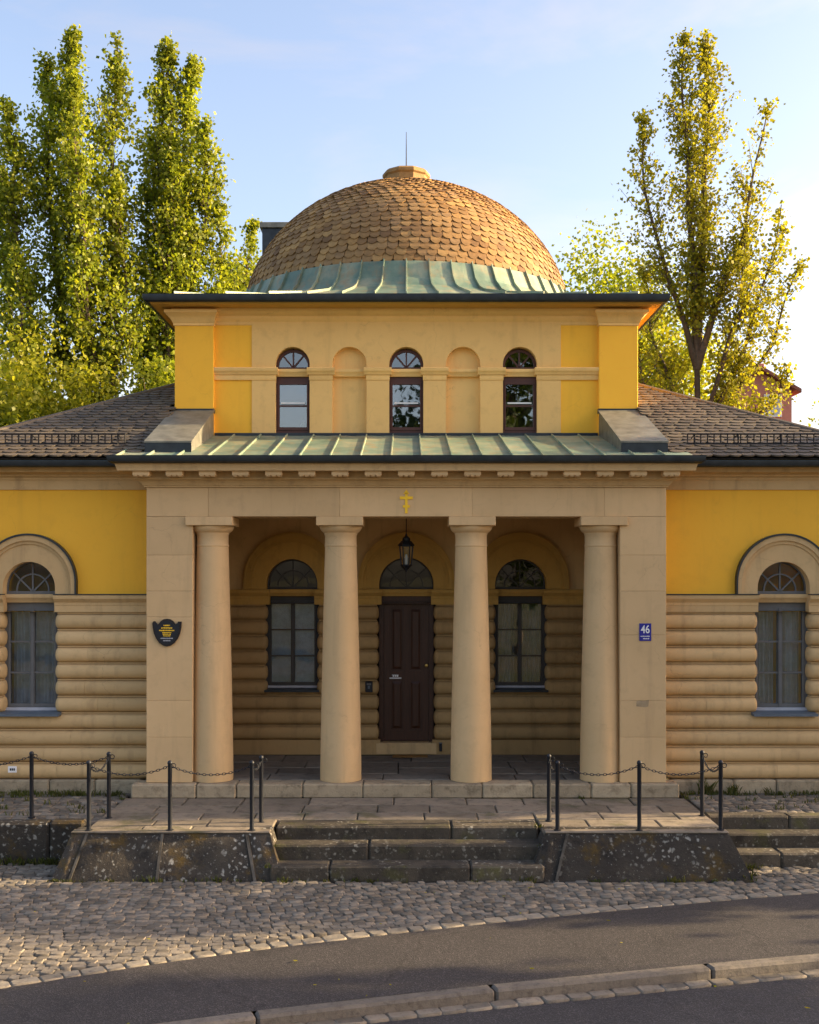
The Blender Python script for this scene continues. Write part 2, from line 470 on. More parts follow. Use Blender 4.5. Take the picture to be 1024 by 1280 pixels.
def copper(name):
    t = NT(name)
    r = t.rnd()
    c = t.ramp(t.noise(1.7, 6, .65), [(.3, (.085,.155,.115,1)), (.5, (.18,.25,.175,1)), (.66, (.33,.33,.21,1))])  # green patina with cream streaks; the pale yellow also paints in reflected light
    br = t.ramp(t.noise(3.2, 6, .7, mapscale=(1.5,1.5,.8)), [(.5, grey(0)), (.68, grey(1))])
    c = t.mix(t.math('MULTIPLY', br, .8), c, (.31,.215,.10,1))
    dk = t.ramp(t.noise(7, 5, .7), [(.58, grey(0)), (.75, grey(1))])
    c = t.mix(t.math('MULTIPLY', dk, .5), c, (.07,.11,.09,1))
    c = t.mix(1.0, c, t.mix(1.0, (1,1,1,1), t.maprange(r, 0, 1, .8, 1.2), 'MULTIPLY'), 'MULTIPLY')
    t.color(c)
    t.bump(t.noise(2.5, 4, .6), .25, .03)
    return t.fin(.5, .5, .15)
M['copper'] = copper('patina_copper')

def door_wood():
    t = NT('dark_door_wood')
    g = t.noise(6, 6, .6, mapscale=(9, 9, .6))
    t.color(t.ramp(g, [(.3, (.034,.0115,.005,1)), (.7, (.066,.0235,.010,1))]))
    t.bump(g, .2, .004)
    return t.fin(.42, .45)
M['door'] = door_wood()

def glass(name, tint, refl):
    t = NT(name); t.t.nodes.remove(t.b)
    tr = t.n('ShaderNodeBsdfTransparent'); tr.inputs[0].default_value = tint
    gl = t.n('ShaderNodeBsdfGlossy'); gl.inputs['Roughness'].default_value = .015; gl.inputs[0].default_value = (.92,.94,.95,1)
    nz = t.noise(1.6, 2, .5)
    bp = t.n('ShaderNodeBump'); bp.inputs['Strength'].default_value = .06; bp.inputs['Distance'].default_value = .05
    t.l(nz, bp.inputs['Height']); t.l(bp.outputs[0], gl.inputs['Normal'])
    lw = t.n('ShaderNodeFresnel'); lw.inputs[0].default_value = 1.5
    fac = t.math('MINIMUM', t.math('ADD', lw.outputs[0], refl), 1.0)
    mx = t.n('ShaderNodeMixShader'); t.l(fac, mx.inputs[0]); t.l(tr.outputs[0], mx.inputs[1]); t.l(gl.outputs[0], mx.inputs[2])
    t.l(mx.outputs[0], t.out.inputs[0]); return t.m
M['glass'] = glass('window_glass', (.80,.84,.86,1), .035)
M['glass_up'] = glass('upper_window_glass', (.62,.67,.72,1), .17)
M['fabric'] = plain('pale_curtain', (.44,.47,.52,1), .95, .1, 0, .2)
M['blind'] = plain('blue_grey_blind', (.24,.35,.50,1), .9, .2, 0, .25)
M['net'] = plain('grey_net_curtain', (.17,.20,.25,1), .95, .1, 0, .25)
M['interior'] = plain('interior_plaster', (.10,.085,.07,1), .95, .1)

def leafmat(name, cols, trans=.45):
    t = NT(name); t.t.nodes.remove(t.b)
    r = t.geo.outputs['Random Per Island']
    c = t.ramp(r, [(i/(len(cols)-1), q) for i, q in enumerate(cols)])
    big = t.noise(.45, 3, .6)
    c = t.mix(1.0, c, t.ramp(big, [(.35, grey(.75)), (.65, grey(1.25))]), 'MULTIPLY')
    d = t.n('ShaderNodeBsdfDiffuse'); tl = t.n('ShaderNodeBsdfTranslucent'); t.l(c, d.inputs[0])
    c2 = t.mix(1.0, c, (1.35,1.3,.5,1), 'MULTIPLY'); t.l(c2, tl.inputs[0])
    mx = t.n('ShaderNodeMixShader'); mx.inputs[0].default_value = trans
    t.l(d.outputs[0], mx.inputs[1]); t.l(tl.outputs[0], mx.inputs[2])
    gl = t.n('ShaderNodeBsdfGlossy'); gl.inputs['Roughness'].default_value = .45
    m2 = t.n('ShaderNodeMixShader'); m2.inputs[0].default_value = .015
    t.l(mx.outputs[0], m2.inputs[1]); t.l(gl.outputs[0], m2.inputs[2])
    t.l(m2.outputs[0], t.out.inputs[0]); return t.m
M['leaf_poplar'] = leafmat('poplar_leaf', [(.13,.175,.018,1), (.20,.245,.024,1), (.30,.315,.03,1), (.17,.215,.02,1)], .5)
M['leaf_gold'] = leafmat('golden_poplar_leaf', [(.19,.205,.02,1), (.28,.275,.026,1), (.37,.335,.034,1), (.23,.24,.022,1)], .5)
M['leaf_green'] = leafmat('green_leaf', [(.21,.25,.022,1), (.30,.32,.028,1), (.38,.36,.034,1)], .5)
M['leaf_dark'] = leafmat('dark_leaf', [(.035,.055,.012,1), (.06,.085,.016,1)])
M['grass'] = leafmat('weed_blade', [(.05,.07,.014,1), (.09,.10,.022,1), (.13,.12,.04,1)], .3)
M['bark'] = stone('bark', (.13,.095,.065,1), (.085,.065,.045,1), (.04,.03,.022,1), .9, scale=5)

# ------------------------------------------------------------------ the ground, road, path, pavement
def interp(pts, x):
    for (a, b), (c, d) in zip(pts[:-1], pts[1:]):
        if x <= c: return b + (d-b)*(x-a)/(c-a)
    (a, b), (c, d) = pts[-2:]
    return b + (d-b)*(x-a)/(c-a)
BORDER = [(-30,-17.0), (-8,-8.15), (-5.5,-7.02), (-3.51,-6.05), (-1.91,-5.20), (.03,-4.46), (2.19,-3.73), (4.65,-3.02), (12,-1.1), (30,4)]
KERB = [(-30,-17.6), (-8,-9.15), (-4.5,-7.78), (-2.09,-6.86), (0,-6.17), (2.25,-5.56), (3.88,-5.14), (12,-3.2), (30,1.5)]
def smooth_poly(pts, k=2):
    for _ in range(k):
        q = [pts[0]]
        for a, b in zip(pts[:-1], pts[1:]):
            q += [(a[0]*.75+b[0]*.25, a[1]*.75+b[1]*.25), (a[0]*.25+b[0]*.75, a[1]*.25+b[1]*.75)]
        pts = q + [pts[-1]]
    return pts
BORDER = smooth_poly(BORDER); KERB = smooth_poly(KERB)
ZG = -0.69            # cobbles and path
ZR = -0.79            # road

def sheet(name, lo, hi, z, mat, label, n=120, x0=-30, x1=30):
    m = MB()
    for i in range(n):
        a = x0 + (x1-x0)*i/n; b = x0 + (x1-x0)*(i+1)/n
        m.quad((a, lo(a), z), (b, lo(b), z), (b, hi(b), z), (a, hi(a), z))
    o = obj(name, m, mat); tag(o, label, None, kind='structure'); return o

g = MB().quad((-900,-900,-.86), (900,-900,-.86), (900,1200,-.86), (-900,1200,-.86))
def ground_mat():
    t = NT('ground_earth')
    c = t.mix(t.ramp(t.noise(.15, 6, .6), [(.4, grey(0)), (.6, grey(1))]), (.085,.085,.035,1), (.12,.10,.06,1))
    t.color(c); return t.fin(.95, .1)
tag(obj('ground', g, ground_mat()), 'bare earth and grass around the building and street', kind='structure')
sheet('road', lambda x: interp(KERB, x)-9.0, lambda x: interp(KERB, x)-.10, ZR, M['road'], 'dark asphalt road below the kerb')
sheet('footpath', lambda x: interp(KERB, x)+.005, lambda x: interp(BORDER, x)-.02, ZG, M['asphalt'], 'grey asphalt footpath between kerb and cobbles')
pave = sheet('cobbled_pavement', lambda x: interp(BORDER, x)-.06, lambda x: .5, ZG-.03, M['soil'], 'cobbled forecourt of small uneven granite setts', x0=-12, x1=12)

# kerb stones and the row of setts in the road channel
kerb = bpy.data.objects.new('kerb', None); COL.objects.link(kerb); tag(kerb, 'granite kerb edging the asphalt footpath', kind='structure')
def along(poly, start, end):
    pts = []; n = 600
    for i in range(n+1):
        x = start + (end-start)*i/n; pts.append(Vector((x, interp(poly, x), 0)))
    L = [0]
    for a, b in zip(pts[:-1], pts[1:]): L.append(L[-1] + (b-a).length)
    def at(s):
        import bisect
        i = min(max(bisect.bisect(L, s), 1), n)
        f = (s-L[i-1])/max(1e-9, L[i]-L[i-1]); return pts[i-1].lerp(pts[i], f)
    return at, L[-1]
at, LEN = along(KERB, -7.5, 12)
s = .35
while s < LEN-2:
    ln = random.uniform(1.95, 2.2)
    a, b = at(s+.008), at(s+ln-.008); d = (b-a).normalized(); nn = Vector((d.y, -d.x, 0))   # towards the road
    mid = (a+b)/2
    m = MB().cbox(-(b-a).length/2, (b-a).length/2, -.155, .0, -.16, .012, .022)
    o = obj('kerb_stone', m, M['kerbstone'], kerb)
    o.matrix_world = Matrix.Translation((mid.x, mid.y, ZG)) @ Matrix.Rotation(math.atan2(d.y, d.x), 4, 'Z')
    s += ln
def sett_mesh(i):
    rr = random.Random(100+i); m = MB()
    j = lambda a: a + rr.uniform(-.06, .045)
    base = [(j(-.5), j(-.5)), (j(.5), j(-.5)), (j(.5), j(.5)), (j(-.5), j(.5))]
    # eight-sided rounded outline
    oct_ = []
    for k in range(4):
        p, q, r_ = Vector(base[k-1]), Vector(base[k]), Vector(base[(k+1) % 4])
        oct_ += [q.lerp(p, .12), q.lerp(r_, .12)]
    V = [(p.x, p.y, -1.0) for p in oct_] + [(p.x, p.y, -.20) for p in oct_] + [(p.x*.88, p.y*.86, rr.uniform(-.03, .03)) for p in oct_]
    F = []
    for L in (0, 1):
        for k in range(8): F.append((L*8+k, L*8+(k+1) % 8, L*8+8+(k+1) % 8, L*8+8+k))
    F.append(tuple(range(16, 24)))
    m.add(V, F); return m
SETTS = [sett_mesh(i) for i in range(10)]
SETT_ME = [mesh_of('cobble', m, M['cobble'], 50) for m in SETTS]
SETT_BO = [mesh_of('border_sett', m, M['border'], 50) for m in SETTS]
def sett_matrix(x, y, z, w, d, h, ang, tilt):
    return Matrix.Translation((x, y, z)) @ Matrix.Rotation(ang, 4, 'Z') @ Matrix.Rotation(random.uniform(-tilt, tilt), 4, 'X') @ Matrix.Rotation(random.uniform(-tilt, tilt), 4, 'Y') @ Matrix.Diagonal((w, d, h, 1))
at, LEN = along(KERB, -7.5, 9)
s = 0
while s < LEN:
    ln = random.uniform(.2, .27); p = at(s+ln/2); q = at(s+ln/2+.05); d = (q-p).normalized()
    o = link('channel_sett', random.choice(SETT_ME), kerb)
    o.matrix_world = sett_matrix(p.x+d.y*.225, p.y-d.x*.225, ZR+.022, ln*1.0, .14, .05, math.atan2(d.y, d.x), .03)
    s += ln
# border row of pale setts
at, LEN = along(BORDER, -6, 8)
s = 0
while s < LEN:
    ln = random.uniform(.15, .25); p = at(s+ln/2); q = at(s+ln/2+.05); d = (q-p).normalized()
    o = link('border_sett', random.choice(SETT_BO), pave)
    o.matrix_world = sett_matrix(p.x-d.y*.05, p.y+d.x*.05, ZG+.014, ln*.97, .15, .09, math.atan2(d.y, d.x), .04)
    s += ln
# the field of setts, laid in wavy courses
cob = []
def front_limit(x):                         # what the setts run up to behind
    if x < -4.2: return -1.72
    if x > 4.12: return -1.9
    return -2.56
row = 0; off = -7.2
while off < 1.5:
    pitch = random.uniform(.092, .112)
    x = -7 + random.uniform(0, .1)
    while x < 8.5:
        w = random.uniform(.085, .155)
        cx = x + w/2
        y = off + .20*cx + .16*math.sin(cx*1.15+.4) + .05*math.sin(cx*3.1+row*.15) + random.uniform(-.006,.006)
        if y - interp(BORDER, cx) > .19 and y < front_limit(cx)-.02:
            slope = .20 + .184*math.cos(cx*1.15+.4)
            cob.append((cx, y + random.uniform(-.012, .012), w, pitch, math.atan(slope)*.8 + random.uniform(-.09, .09)))
        x += w*math.cos(.2)
    off += pitch; row += 1
cob.sort(key=lambda c: c[1]+.0*c[0])
vis = [c for c in cob if abs(c[0]-.0)/(c[1]+16) < .36]
hid = [c for c in cob if abs(c[0]-.0)/(c[1]+16) >= .36]
for c in vis[:300]:
    o = link('cobble', random.choice(SETT_ME), pave)
    o.matrix_world = sett_matrix(c[0], c[1], ZG+random.uniform(-.004, .012), c[2]*.99, c[3]*.99, .05, c[4], .03)
def join_setts(name, items, z, mat, parent, gap=.93):
    m = MB()
    for c in items:
        src = random.choice(SETTS); mx = sett_matrix(c[0], c[1], z+random.uniform(-.006, .012), c[2]*.99, c[3]*.99, .05, c[4], .03)
        m.add([mx @ Vector(v) for v in src.v], src.f)
    me = mesh_of(name, m, mat, 50, recalc=False); o = link(name, me, parent); o['kind'] = 'stuff'; return o
join_setts('cobble_field', vis[300:] + hid, ZG, M['cobble'], pave)

# ------------------------------------------------------------------ terrace, steps, plinths
terrace = bpy.data.objects.new('terrace', None); COL.objects.link(terrace); tag(terrace, 'stone-slabbed terrace before the portico', kind='structure')
def slabs(parent, x0, x1, rows, z, mat, wmin, wmax, thick=.08, gap=.006):
    for y0, y1 in rows:
        x = x0
        while x < x1-1e-3:
            w = random.uniform(wmin, wmax)
            e = x+w if x1-(x+w) > wmin*.6 else x1
            dz = random.uniform(-.006, .006)
            m = MB().cbox(x+gap, e-gap, y0+gap, y1-gap, -thick, 0, .012)
            o = obj('paving_slab', m, mat, parent); o.location = (0, 0, z+dz)
            o.rotation_euler = (random.uniform(-.004, .004), random.uniform(-.0015, .0015), 0)
            x = e
slabs(terrace, -3.88, 3.84, [(-.62,-.12), (-1.10,-.62), (-1.52,-1.10)], -.19, M['slab'], .55, 1.15)
slabs(terrace, -3.88, -1.62, [(-1.92,-1.52), (-2.26,-1.92)], -.19, M['slab'], .5, 1.0)
slabs(terrace, 1.64, 3.84, [(-1.92,-1.52), (-2.26,-1.92)], -.19, M['slab'], .5, 1.0)
obj('terrace_bed', MB().box(-3.87, 3.83, -1.5, -.13, -.69, -.255), M['soil'], terrace)
def stair(name, label, x0, x1, yb, edges, joints):
    st = bpy.data.objects.new(name, None); COL.objects.link(st); tag(st, label, kind='structure')
    for k, (yf, zt, zb) in enumerate(edges):
        xs = [x0] + joints[k] + [x1]
        back = yb if k == 0 else edges[k-1][0]+.05
        for a, b in zip(xs[:-1], xs[1:]):
            m = MB().cbox(a+.004, b-.004, yf, back, zb-.05, zt+random.uniform(-.004, .004), .022)
            b_ = obj('step_block', m, M['step'], st); b_.rotation_euler = (0, random.uniform(-.0012, .0012), 0)
    return st
stair('steps', 'worn three-tread stone steps up to the terrace', -1.60, 1.62, -1.53, [(-1.92,-.188,-.34), (-2.24,-.345,-.52), (-2.55,-.52,-.70)],
      [[.55], [-.45], [-.9,.75]])
stair('side_steps', 'stone side steps past the end of the terrace wall', 3.86, 9.0, -1.0, [(-1.26,-.20,-.365), (-1.57,-.365,-.53), (-1.88,-.53,-.70)],
      [[4.9,6.2], [5.4,7], [4.6,6.1]])

def verge(name, label, x0, x1, y0, y1):
    o = obj(name, MB().box(x0, x1, y0, y1, -.69, -.235), M['soil']); tag(o, label, kind='structure')
    items = []; y = y0+.06
    while y < y1-.05:
        x = x0+.06
        while x < x1-.05:
            w = random.uniform(.11, .2); items.append((x+w/2, y+random.uniform(-.01,.01), w, .12, random.uniform(-.06,.06))); x += w
        y += .125
    join_setts('cobble_field', items, -.215, M['cobble'], o)
    return o
verge('upper_cobbles', 'mossy cobbles in front of the wing beside the plaque', -8.2, -3.90, -1.52, .42)
verge('upper_cobbles', 'mossy cobbles in front of the wing beside the number sign', 3.86, 8.6, -1.0, .42)

# retaining walls
def retaining(label, pieces, bx, tx, cat='retaining wall'):
    cx = (bx[0]+bx[1])/2
    t = empty('retaining_wall', (cx, -2.3, ZG), label, cat)
    for k, (f0, f1) in enumerate(pieces):
        L = lambda q, f: q[0] + (q[1]-q[0])*f
        g0 = .012 if k else 0; g1 = .012 if k < len(pieces)-1 else 0
        m = MB()
        b0, b1, t0, t1 = L(bx,f0)+g0, L(bx,f1)-g1, L(tx,f0)+g0, L(tx,f1)-g1
        # uneven battered face
        nx, nz = 8, 5
        V = []; F = []
        for j in range(nz+1):
            for i in range(nx+1):
                u, v = i/nx, j/nz
                xl, xr = b0+(t0-b0)*v, b1+(t1-b1)*v
                wob = .014*math.sin(u*7+k*2+v*3) + random.uniform(-.008, .008)
                V.append((xl+(xr-xl)*u, -2.56+.29*v + (wob if 0 < v < 1 else 0), -.72+.525*v))
        for j in range(nz):
            for i in range(nx):
                F.append((j*(nx+1)+i, j*(nx+1)+i+1, (j+1)*(nx+1)+i+1, (j+1)*(nx+1)+i))
        o = len(V); V += [(b0,-1.93,-.72), (b1,-1.93,-.72), (t1,-1.93,-.195), (t0,-1.93,-.195)]
        left = [j*(nx+1) for j in range(nz+1)]; right = [j*(nx+1)+nx for j in range(nz+1)]
        F.append(tuple(left)+(o+3,o)); F.append(tuple(right)+(o+2,o+1))
        F.append(tuple(nz*(nx+1)+i for i in range(nx+1))+(o+2,o+3)); F.append((o,o+1,o+2,o+3))
        m.add(V, F)
        keep(obj('stone_block', m, M['retain'], None, 60), t)
        if g1:
            mm = MB(); a0, a1 = b1-.006, b1+.026; c0, c1 = t1-.006, t1+.026
            mm.add([(a0,-2.575,-.71),(a1,-2.575,-.71),(a1,-2.50,-.71),(a0,-2.50,-.71),(c0,-2.285,-.20),(c1,-2.285,-.20),(c1,-2.2,-.20),(c0,-2.2,-.20)],
                   [(0,1,5,4),(1,2,6,5),(2,3,7,6),(3,0,4,7),(4,5,6,7),(0,3,2,1)])
            keep(obj('mortar_joint', mm, M['mortar'], None), t)
    # coping edge
    m = MB().cbox(tx[0]-.005, tx[1]+.005, -2.285, -2.14, -.197, -.176, .008)
    keep(obj('coping', m, M['slab'], None), t)
    return t
retaining('dark mossy battered retaining wall with pale mortar joints, below the plaque', [(0,.08),(.08,.46),(.46,.885),(.885,1)], (-4.16,-1.45), (-3.99,-1.63))
retaining('dark lichen-spotted battered retaining wall below the number sign', [(0,.12),(.12,1)], (1.43,4.07), (1.66,3.84))
t = empty('low_wall', (-6.1, -1.6, ZG), 'low dark stone wall holding the cobbles beside the plaque wing', 'wall')
x = -8.2
while x < -4.02:
    e = min(x+random.uniform(.8,1.2), -4.0)
    keep(obj('stone_block', MB().cbox(x+.004, e-.004, -1.72, -1.50, -.72, -.185+random.uniform(-.015,.01), .03), M['retain'], None), t); x = e

# ------------------------------------------------------------------ the building
B = empty('domed_building', (0, 0, 0), 'yellow and tan neoclassical building with shingled dome and four-column portico', 'building')
def P(name, mb, mat, parent=None, smooth=None): return obj(name, mb, mat, parent or B, smooth)

# portico floor and plinth stones
fl = P('portico_floor', MB().box(-3.7, 3.7, -.05, 2.6, -.2, -.06), M['soil'])
slabs(fl, -3.0, 3.0, [(.24,.72), (.72,1.25), (1.25,1.8), (1.8,2.45)], 0, M['dirty_floor'], .6, 1.2, thick=.05)
xs = [-3.80,-2.9,-2.35,-1.43,-.60,.35,1.05,1.75,2.55,3.1,3.77]
for a, b in zip(xs[:-1], xs[1:]):
    o = obj('plinth_stone', MB().cbox(a+.004, b-.004, -.12+random.uniform(-.012,.012), .24, -.2, random.uniform(-.006,0), .018), M['plinth'], fl)

# piers, architrave, columns
joints = [0, .62, 1.10, 1.75, 2.45, 2.95, 3.60]
for s_ in (-1, 1):
    pr = P('pier', MB().box(min(s_*3.0,s_*3.58), max(s_*3.0,s_*3.58), .03, .6, 0, 3.6), M['tan'])
    cuts = [0, .63, 1.14, 2.30 if s_ < 0 else 2.05, 2.66, 3.16, 3.695]
    for a, b in zip(cuts[:-1], cuts[1:]):
        obj('stone_block', MB().cbox(min(s_*2.97,s_*3.61), max(s_*2.97,s_*3.61), 0, .62, a+.0008, b-.0008, .004), M['tan'], pr)
    # portico side wall
    P('side_wall', MB().box(min(s_*2.98,s_*3.58), max(s_*2.98,s_*3.58), .62, 2.6, 0, 4.3), M['tan2'])
ar = P('architrave', MB().box(-3.58, 3.58, .03, .56, 3.72, 4.2), M['tan'])
cuts = [-3.61, -2.75, -.925, .915, 2.75, 3.61]
for a, b in zip(cuts[:-1], cuts[1:]):
    obj('stone_block', MB().cbox(a+.0008, b-.0008, 0, .58, 3.697, 4.1, .004), M['tan'], ar)
P('portico_ceiling', MB().box(-3.0, 3.0, .57, 2.55, 3.95, 4.05), M['tan2'])
colm = MB()
prof = [(.290,0), (.2905,.12)]
for i in range(1, 15):
    u = i/14; prof.append((.290 - .068*(u**1.25), .12 + 3.16*u))
prof += [(.228,3.285), (.230,3.30), (.222,3.315), (.222,3.44), (.232,3.455), (.234,3.475)]
for i in range(1, 6):
    u = i/5; prof.append((.234 + .066*math.sin(u*math.pi/2)**1.1, 3.475 + .095*u**1.3))
colm.lathe(0, 0, prof, 48)
COLM = mesh_of('column', colm, M['tan'], 35)
ABA = mesh_of('abacus', MB().cbox(-.325, .325, -.325, .325, 3.572, 3.694, .006), M['tan'])
for x in (-2.735, -.925, .915, 2.745):
    c = link('column', COLM, B); c.location = (x, .27, 0); c.rotation_euler = (0, 0, random.uniform(0, 6))
    a = link('abacus', ABA, c); a.rotation_euler = (0, 0, -c.rotation_euler.z)
# eight-armed golden cross on the architrave
cr = MB()
cz = 3.905
cr.box(-.018, .018, -.012, 0, cz-.165, cz+.115); cr.box(-.09, .09, -.0125, 0, cz+.03, cz+.07); cr.box(-.048, .048, -.0122, 0, cz-.085, cz-.05)
cr.add([(-.042,-.012,cz+.105),(.042,-.012,cz+.105),(0,-.012,cz+.165),(-.042,0,cz+.105),(.042,0,cz+.105),(0,0,cz+.165)], [(0,1,2),(3,5,4),(0,3,4,1),(1,4,5,2),(2,5,3,0)])
P('golden_cross', cr, M['gold'])

# portico cornice with mutules
pc = P('cornice', MB().ring(3.61, 0, .45, [(-.02,4.102),(.028,4.102),(.028,4.122),(.045,4.128),(.055,4.15),(.085,4.185),(.13,4.205),(.13,4.228),(.115,4.228),(.115,4.31),(.33,4.305),(.335,4.34),(.355,4.40),(.355,4.43),(-.02,4.43)], closed=False), M['tan2'])
mu = MB().cbox(-.115, .115, -.29, -.105, 4.245, 4.309, .006)
for k in (-1, 0, 1):
    mu.cbox(k*.074-.030, k*.074+.030, -.280, -.12, 4.230, 4.246, .004)
MU = mesh_of('mutule', mu, M['tan'])
for k in range(-8, 9):
    o = link('mutule', MU, pc); o.location = (k*.453, 0, 0)
def gutter_prof(o, z, w=.11, h=.10):
    return [(o, z), (o, z-h*.55), (o+w*.2, z-h*.9), (o+w*.55, z-h), (o+w*.88, z-h*.8), (o+w, z-h*.4), (o+w, z), (o+w*1.06, z+.004), (o+w*.9, z+.004), (o+w*.86, z-h*.35), (o+w*.5, z-h*.5), (o+w*.1, z-h*.3)]
P('gutter', MB().ring(3.61, 0, .5, gutter_prof(.33, 4.50), closed=False), M['dark_metal'], None, 40)

# copper roof over the portico, one sheet per bay
pr = P('portico_roof', MB().box(-3.9, 3.9, .02, 2.1, 4.33, 4.44), M['dark_metal'])
def roof_z(y): return 4.475 + (y+.40)*(5.075-4.475)/2.5
n = 19; w = 7.9/n
for i in range(n):
    x0 = -3.95 + i*w
    m = MB()
    a, b = roof_z(-.40), roof_z(2.12)
    for y0, y1 in ((-.40, .45), (.45, 1.3), (1.3, 2.12)):
        z0, z1 = roof_z(y0), roof_z(y1)
        dip = .006
        m.quad((x0+.004,y0,z0),(x0+w/2,y0,z0-dip),(x0+w/2,y1,z1-dip),(x0+.004,y1,z1))
        m.quad((x0+w/2,y0,z0-dip),(x0+w-.004,y0,z0),(x0+w-.004,y1,z1),(x0+w/2,y1,z1-dip))
    m.quad((x0+.004,-.40,a),(x0+w-.004,-.40,a),(x0+w-.004,-.385,a-.05),(x0+.004,-.385,a-.05))
    sm = MB()
    sm.add([(x0-.012,-.40,a),(x0+.012,-.40,a),(x0+.008,-.40,a+.030),(x0-.008,-.40,a+.030),(x0-.012,2.12,b),(x0+.012,2.12,b),(x0+.008,2.12,b+.030),(x0-.008,2.12,b+.030)],
           [(0,1,5,4),(1,2,6,5),(2,3,7,6),(3,0,4,7),(0,1,2,3),(4,5,6,7)])
    m.add(sm.v, sm.f)
    obj('copper_panel', m, M['copper'], pr)

# corner wedges clad in sheet metal
for s_ in (-1, 1):
    xa, xb = min(s_*3.03,s_*3.66), max(s_*3.03,s_*3.66)
    m = MB().add([(xa,.18,4.55),(xb,.18,4.55),(xb,.18,4.74),(xa,.18,4.74),(xa,2.12,4.9),(xb,2.12,4.9),(xb,2.12,5.455),(xa,2.12,5.455)],
                 [(0,1,2,3),(3,2,6,7),(1,5,6,2),(0,3,7,4),(4,5,1,0),(4,7,6,5)])
    wd = P('corner_flashing', m, M['zinc'])
    m = MB().add([(xa-.02,.155,4.742),(xb+.02,.155,4.742),(xb+.02,2.11,5.460),(xa-.02,2.11,5.460),(xa-.02,.155,4.765),(xb+.02,.155,4.765),(xb+.02,2.11,5.483),(xa-.02,2.11,5.483)],
                 [(0,1,5,4),(1,2,6,5),(2,3,7,6),(3,0,4,7),(4,5,6,7),(0,3,2,1)])
    obj('cover_sheet', m, M['zinc'], wd)
    obj('front_sheet', MB().box(xa-.012, xb+.012, .165, .178, 4.5, 4.74), M['dark_metal'], wd)

# ------------------------------------------------------------------ windows, fanlights
def fan(parent, cx, zb, stilt, r, y, fmat, gmat, ring=True, spokes=(45, 90, 135), th=.022, glassback=.012):
    fr = obj('fanlight', MB().arch(cx, zb, stilt, [(r, y-.02), (r, y+.03), (r-.045, y+.03), (r-.045, y-.02)], 24), fmat, parent)
    m = MB().box(cx-r, cx+r, y-.021, y+.03, zb, zb+.04)
    m2 = MB()
    oz = zb+.03
    for a in spokes:
        dx, dz = math.cos(R(a)), math.sin(R(a)); L = (r-.02) + stilt*dz
        nx, nz = -dz*th/2, dx*th/2
        p = [(cx+nx, oz+nz), (cx-nx, oz-nz), (cx-nx+dx*L, oz-nz+dz*L), (cx+nx+dx*L, oz+nz+dz*L)]
        m2.add([(x,y-.014,z) for x, z in p] + [(x,y+.014,z) for x, z in p], [(0,1,2,3),(4,5,6,7),(0,1,5,4),(1,2,6,5),(2,3,7,6),(3,0,4,7)])
    obj('bottom_rail', m, fmat, fr); obj('glazing_bars', m2, fmat, fr)
    if ring: obj('glazing_ring', MB().arch(cx, zb+.03, stilt*.3, [(r*.60, y-.013), (r*.60, y+.013), (r*.60-th, y+.013), (r*.60-th, y-.013)], 20), fmat, fr)
    g = MB(); n = 20
    V = [(cx, y+.005, zb+.01)]
    V += [(cx-r*.97, y+.005, zb+.01)] + [(cx-r*.97*math.cos(math.pi*i/n), y+.005, zb+stilt+r*.97*math.sin(math.pi*i/n)) for i in range(n+1)] + [(cx+r*.97, y+.005, zb+.01)]
    g.add(V, [tuple(range(1, len(V)))])
    obj('pane', g, gmat, fr)
    return fr

def curtain(parent, x0, x1, y, z0, z1, mat, waves, amp=.03):
    m = MB(); n = int(waves*10); V = []; F = []
    ph = random.uniform(0, 6)
    for k in (0, 1):
        for i in range(n+1):
            u = i/n; V.append((x0+(x1-x0)*u + (.012*math.sin(u*17+ph) if k else 0), y + amp*math.sin(u*waves*6.28+ph)*(1+.4*math.sin(u*9)), (z0, z1)[k]))
    F = [(i, i+1, n+2+i, n+1+i) for i in range(n)]
    m.add(V, F); return obj('curtain', m, mat, parent, 80)

def window(cx, half, z0, z1, y, fmat, gmat, rows=3, leaves=2, cur=None, sillmat=None):
    w = MB()
    F = .028 if leaves == 1 else .075
    w.box(cx-half, cx-half+F, y-.03, y+.04, z0, z1); w.box(cx+half-F, cx+half, y-.03, y+.04, z0, z1)
    w.box(cx-half+F, cx+half-F, y-.031, y+.04, z1-.08, z1); w.box(cx-half+F, cx+half-F, y-.031, y+.04, z0, z0+.05)
    win = P('window', w, fmat)
    inner0, inner1 = cx-half+F, cx+half-F
    lw = (inner1-inner0)/leaves; ir0, ir1 = z0+.05, z1-.08
    for k in range(leaves):
        a, b = inner0+k*lw+.003, inner0+(k+1)*lw-.003; st = .020 if leaves == 1 else .028
        m = MB(); m.box(a, a+st, y-.045, y+.01, ir0+.002, ir1-.002); m.box(b-st, b, y-.045, y+.01, ir0+.002, ir1-.002)
        m.box(a+st, b-st, y-.044, y+.01, ir0+.002, ir0+.05); m.box(a+st, b-st, y-.044, y+.01, ir1-.04, ir1-.002)
        obj('sash', m, fmat, win)
        rh = (ir1-.04-ir0-.05)/rows
        for r_ in range(rows):
            pz0 = ir0+.05+r_*rh; pz1 = pz0+rh
            g = MB().box(a+st, b-st, y-.012, y-.007, pz0, pz1)
            obj('pane', g, gmat, win)
            if r_ < rows-1: obj('glazing_bar', MB().box(a+st, b-st, y-.036, y+.005, pz1-.012, pz1+.012), fmat, win)
    if leaves == 2: obj('astragal', MB().box(cx-.022, cx+.022, y-.058, y-.044, ir0, ir1), fmat, win)
    if sillmat: obj('bottom_board', MB().cbox(cx-half+.01, cx+half-.01, y-.07, y-.03, z0-.005, z0+.045, .005), sillmat, win)
    if cur: cur(win)
    return win
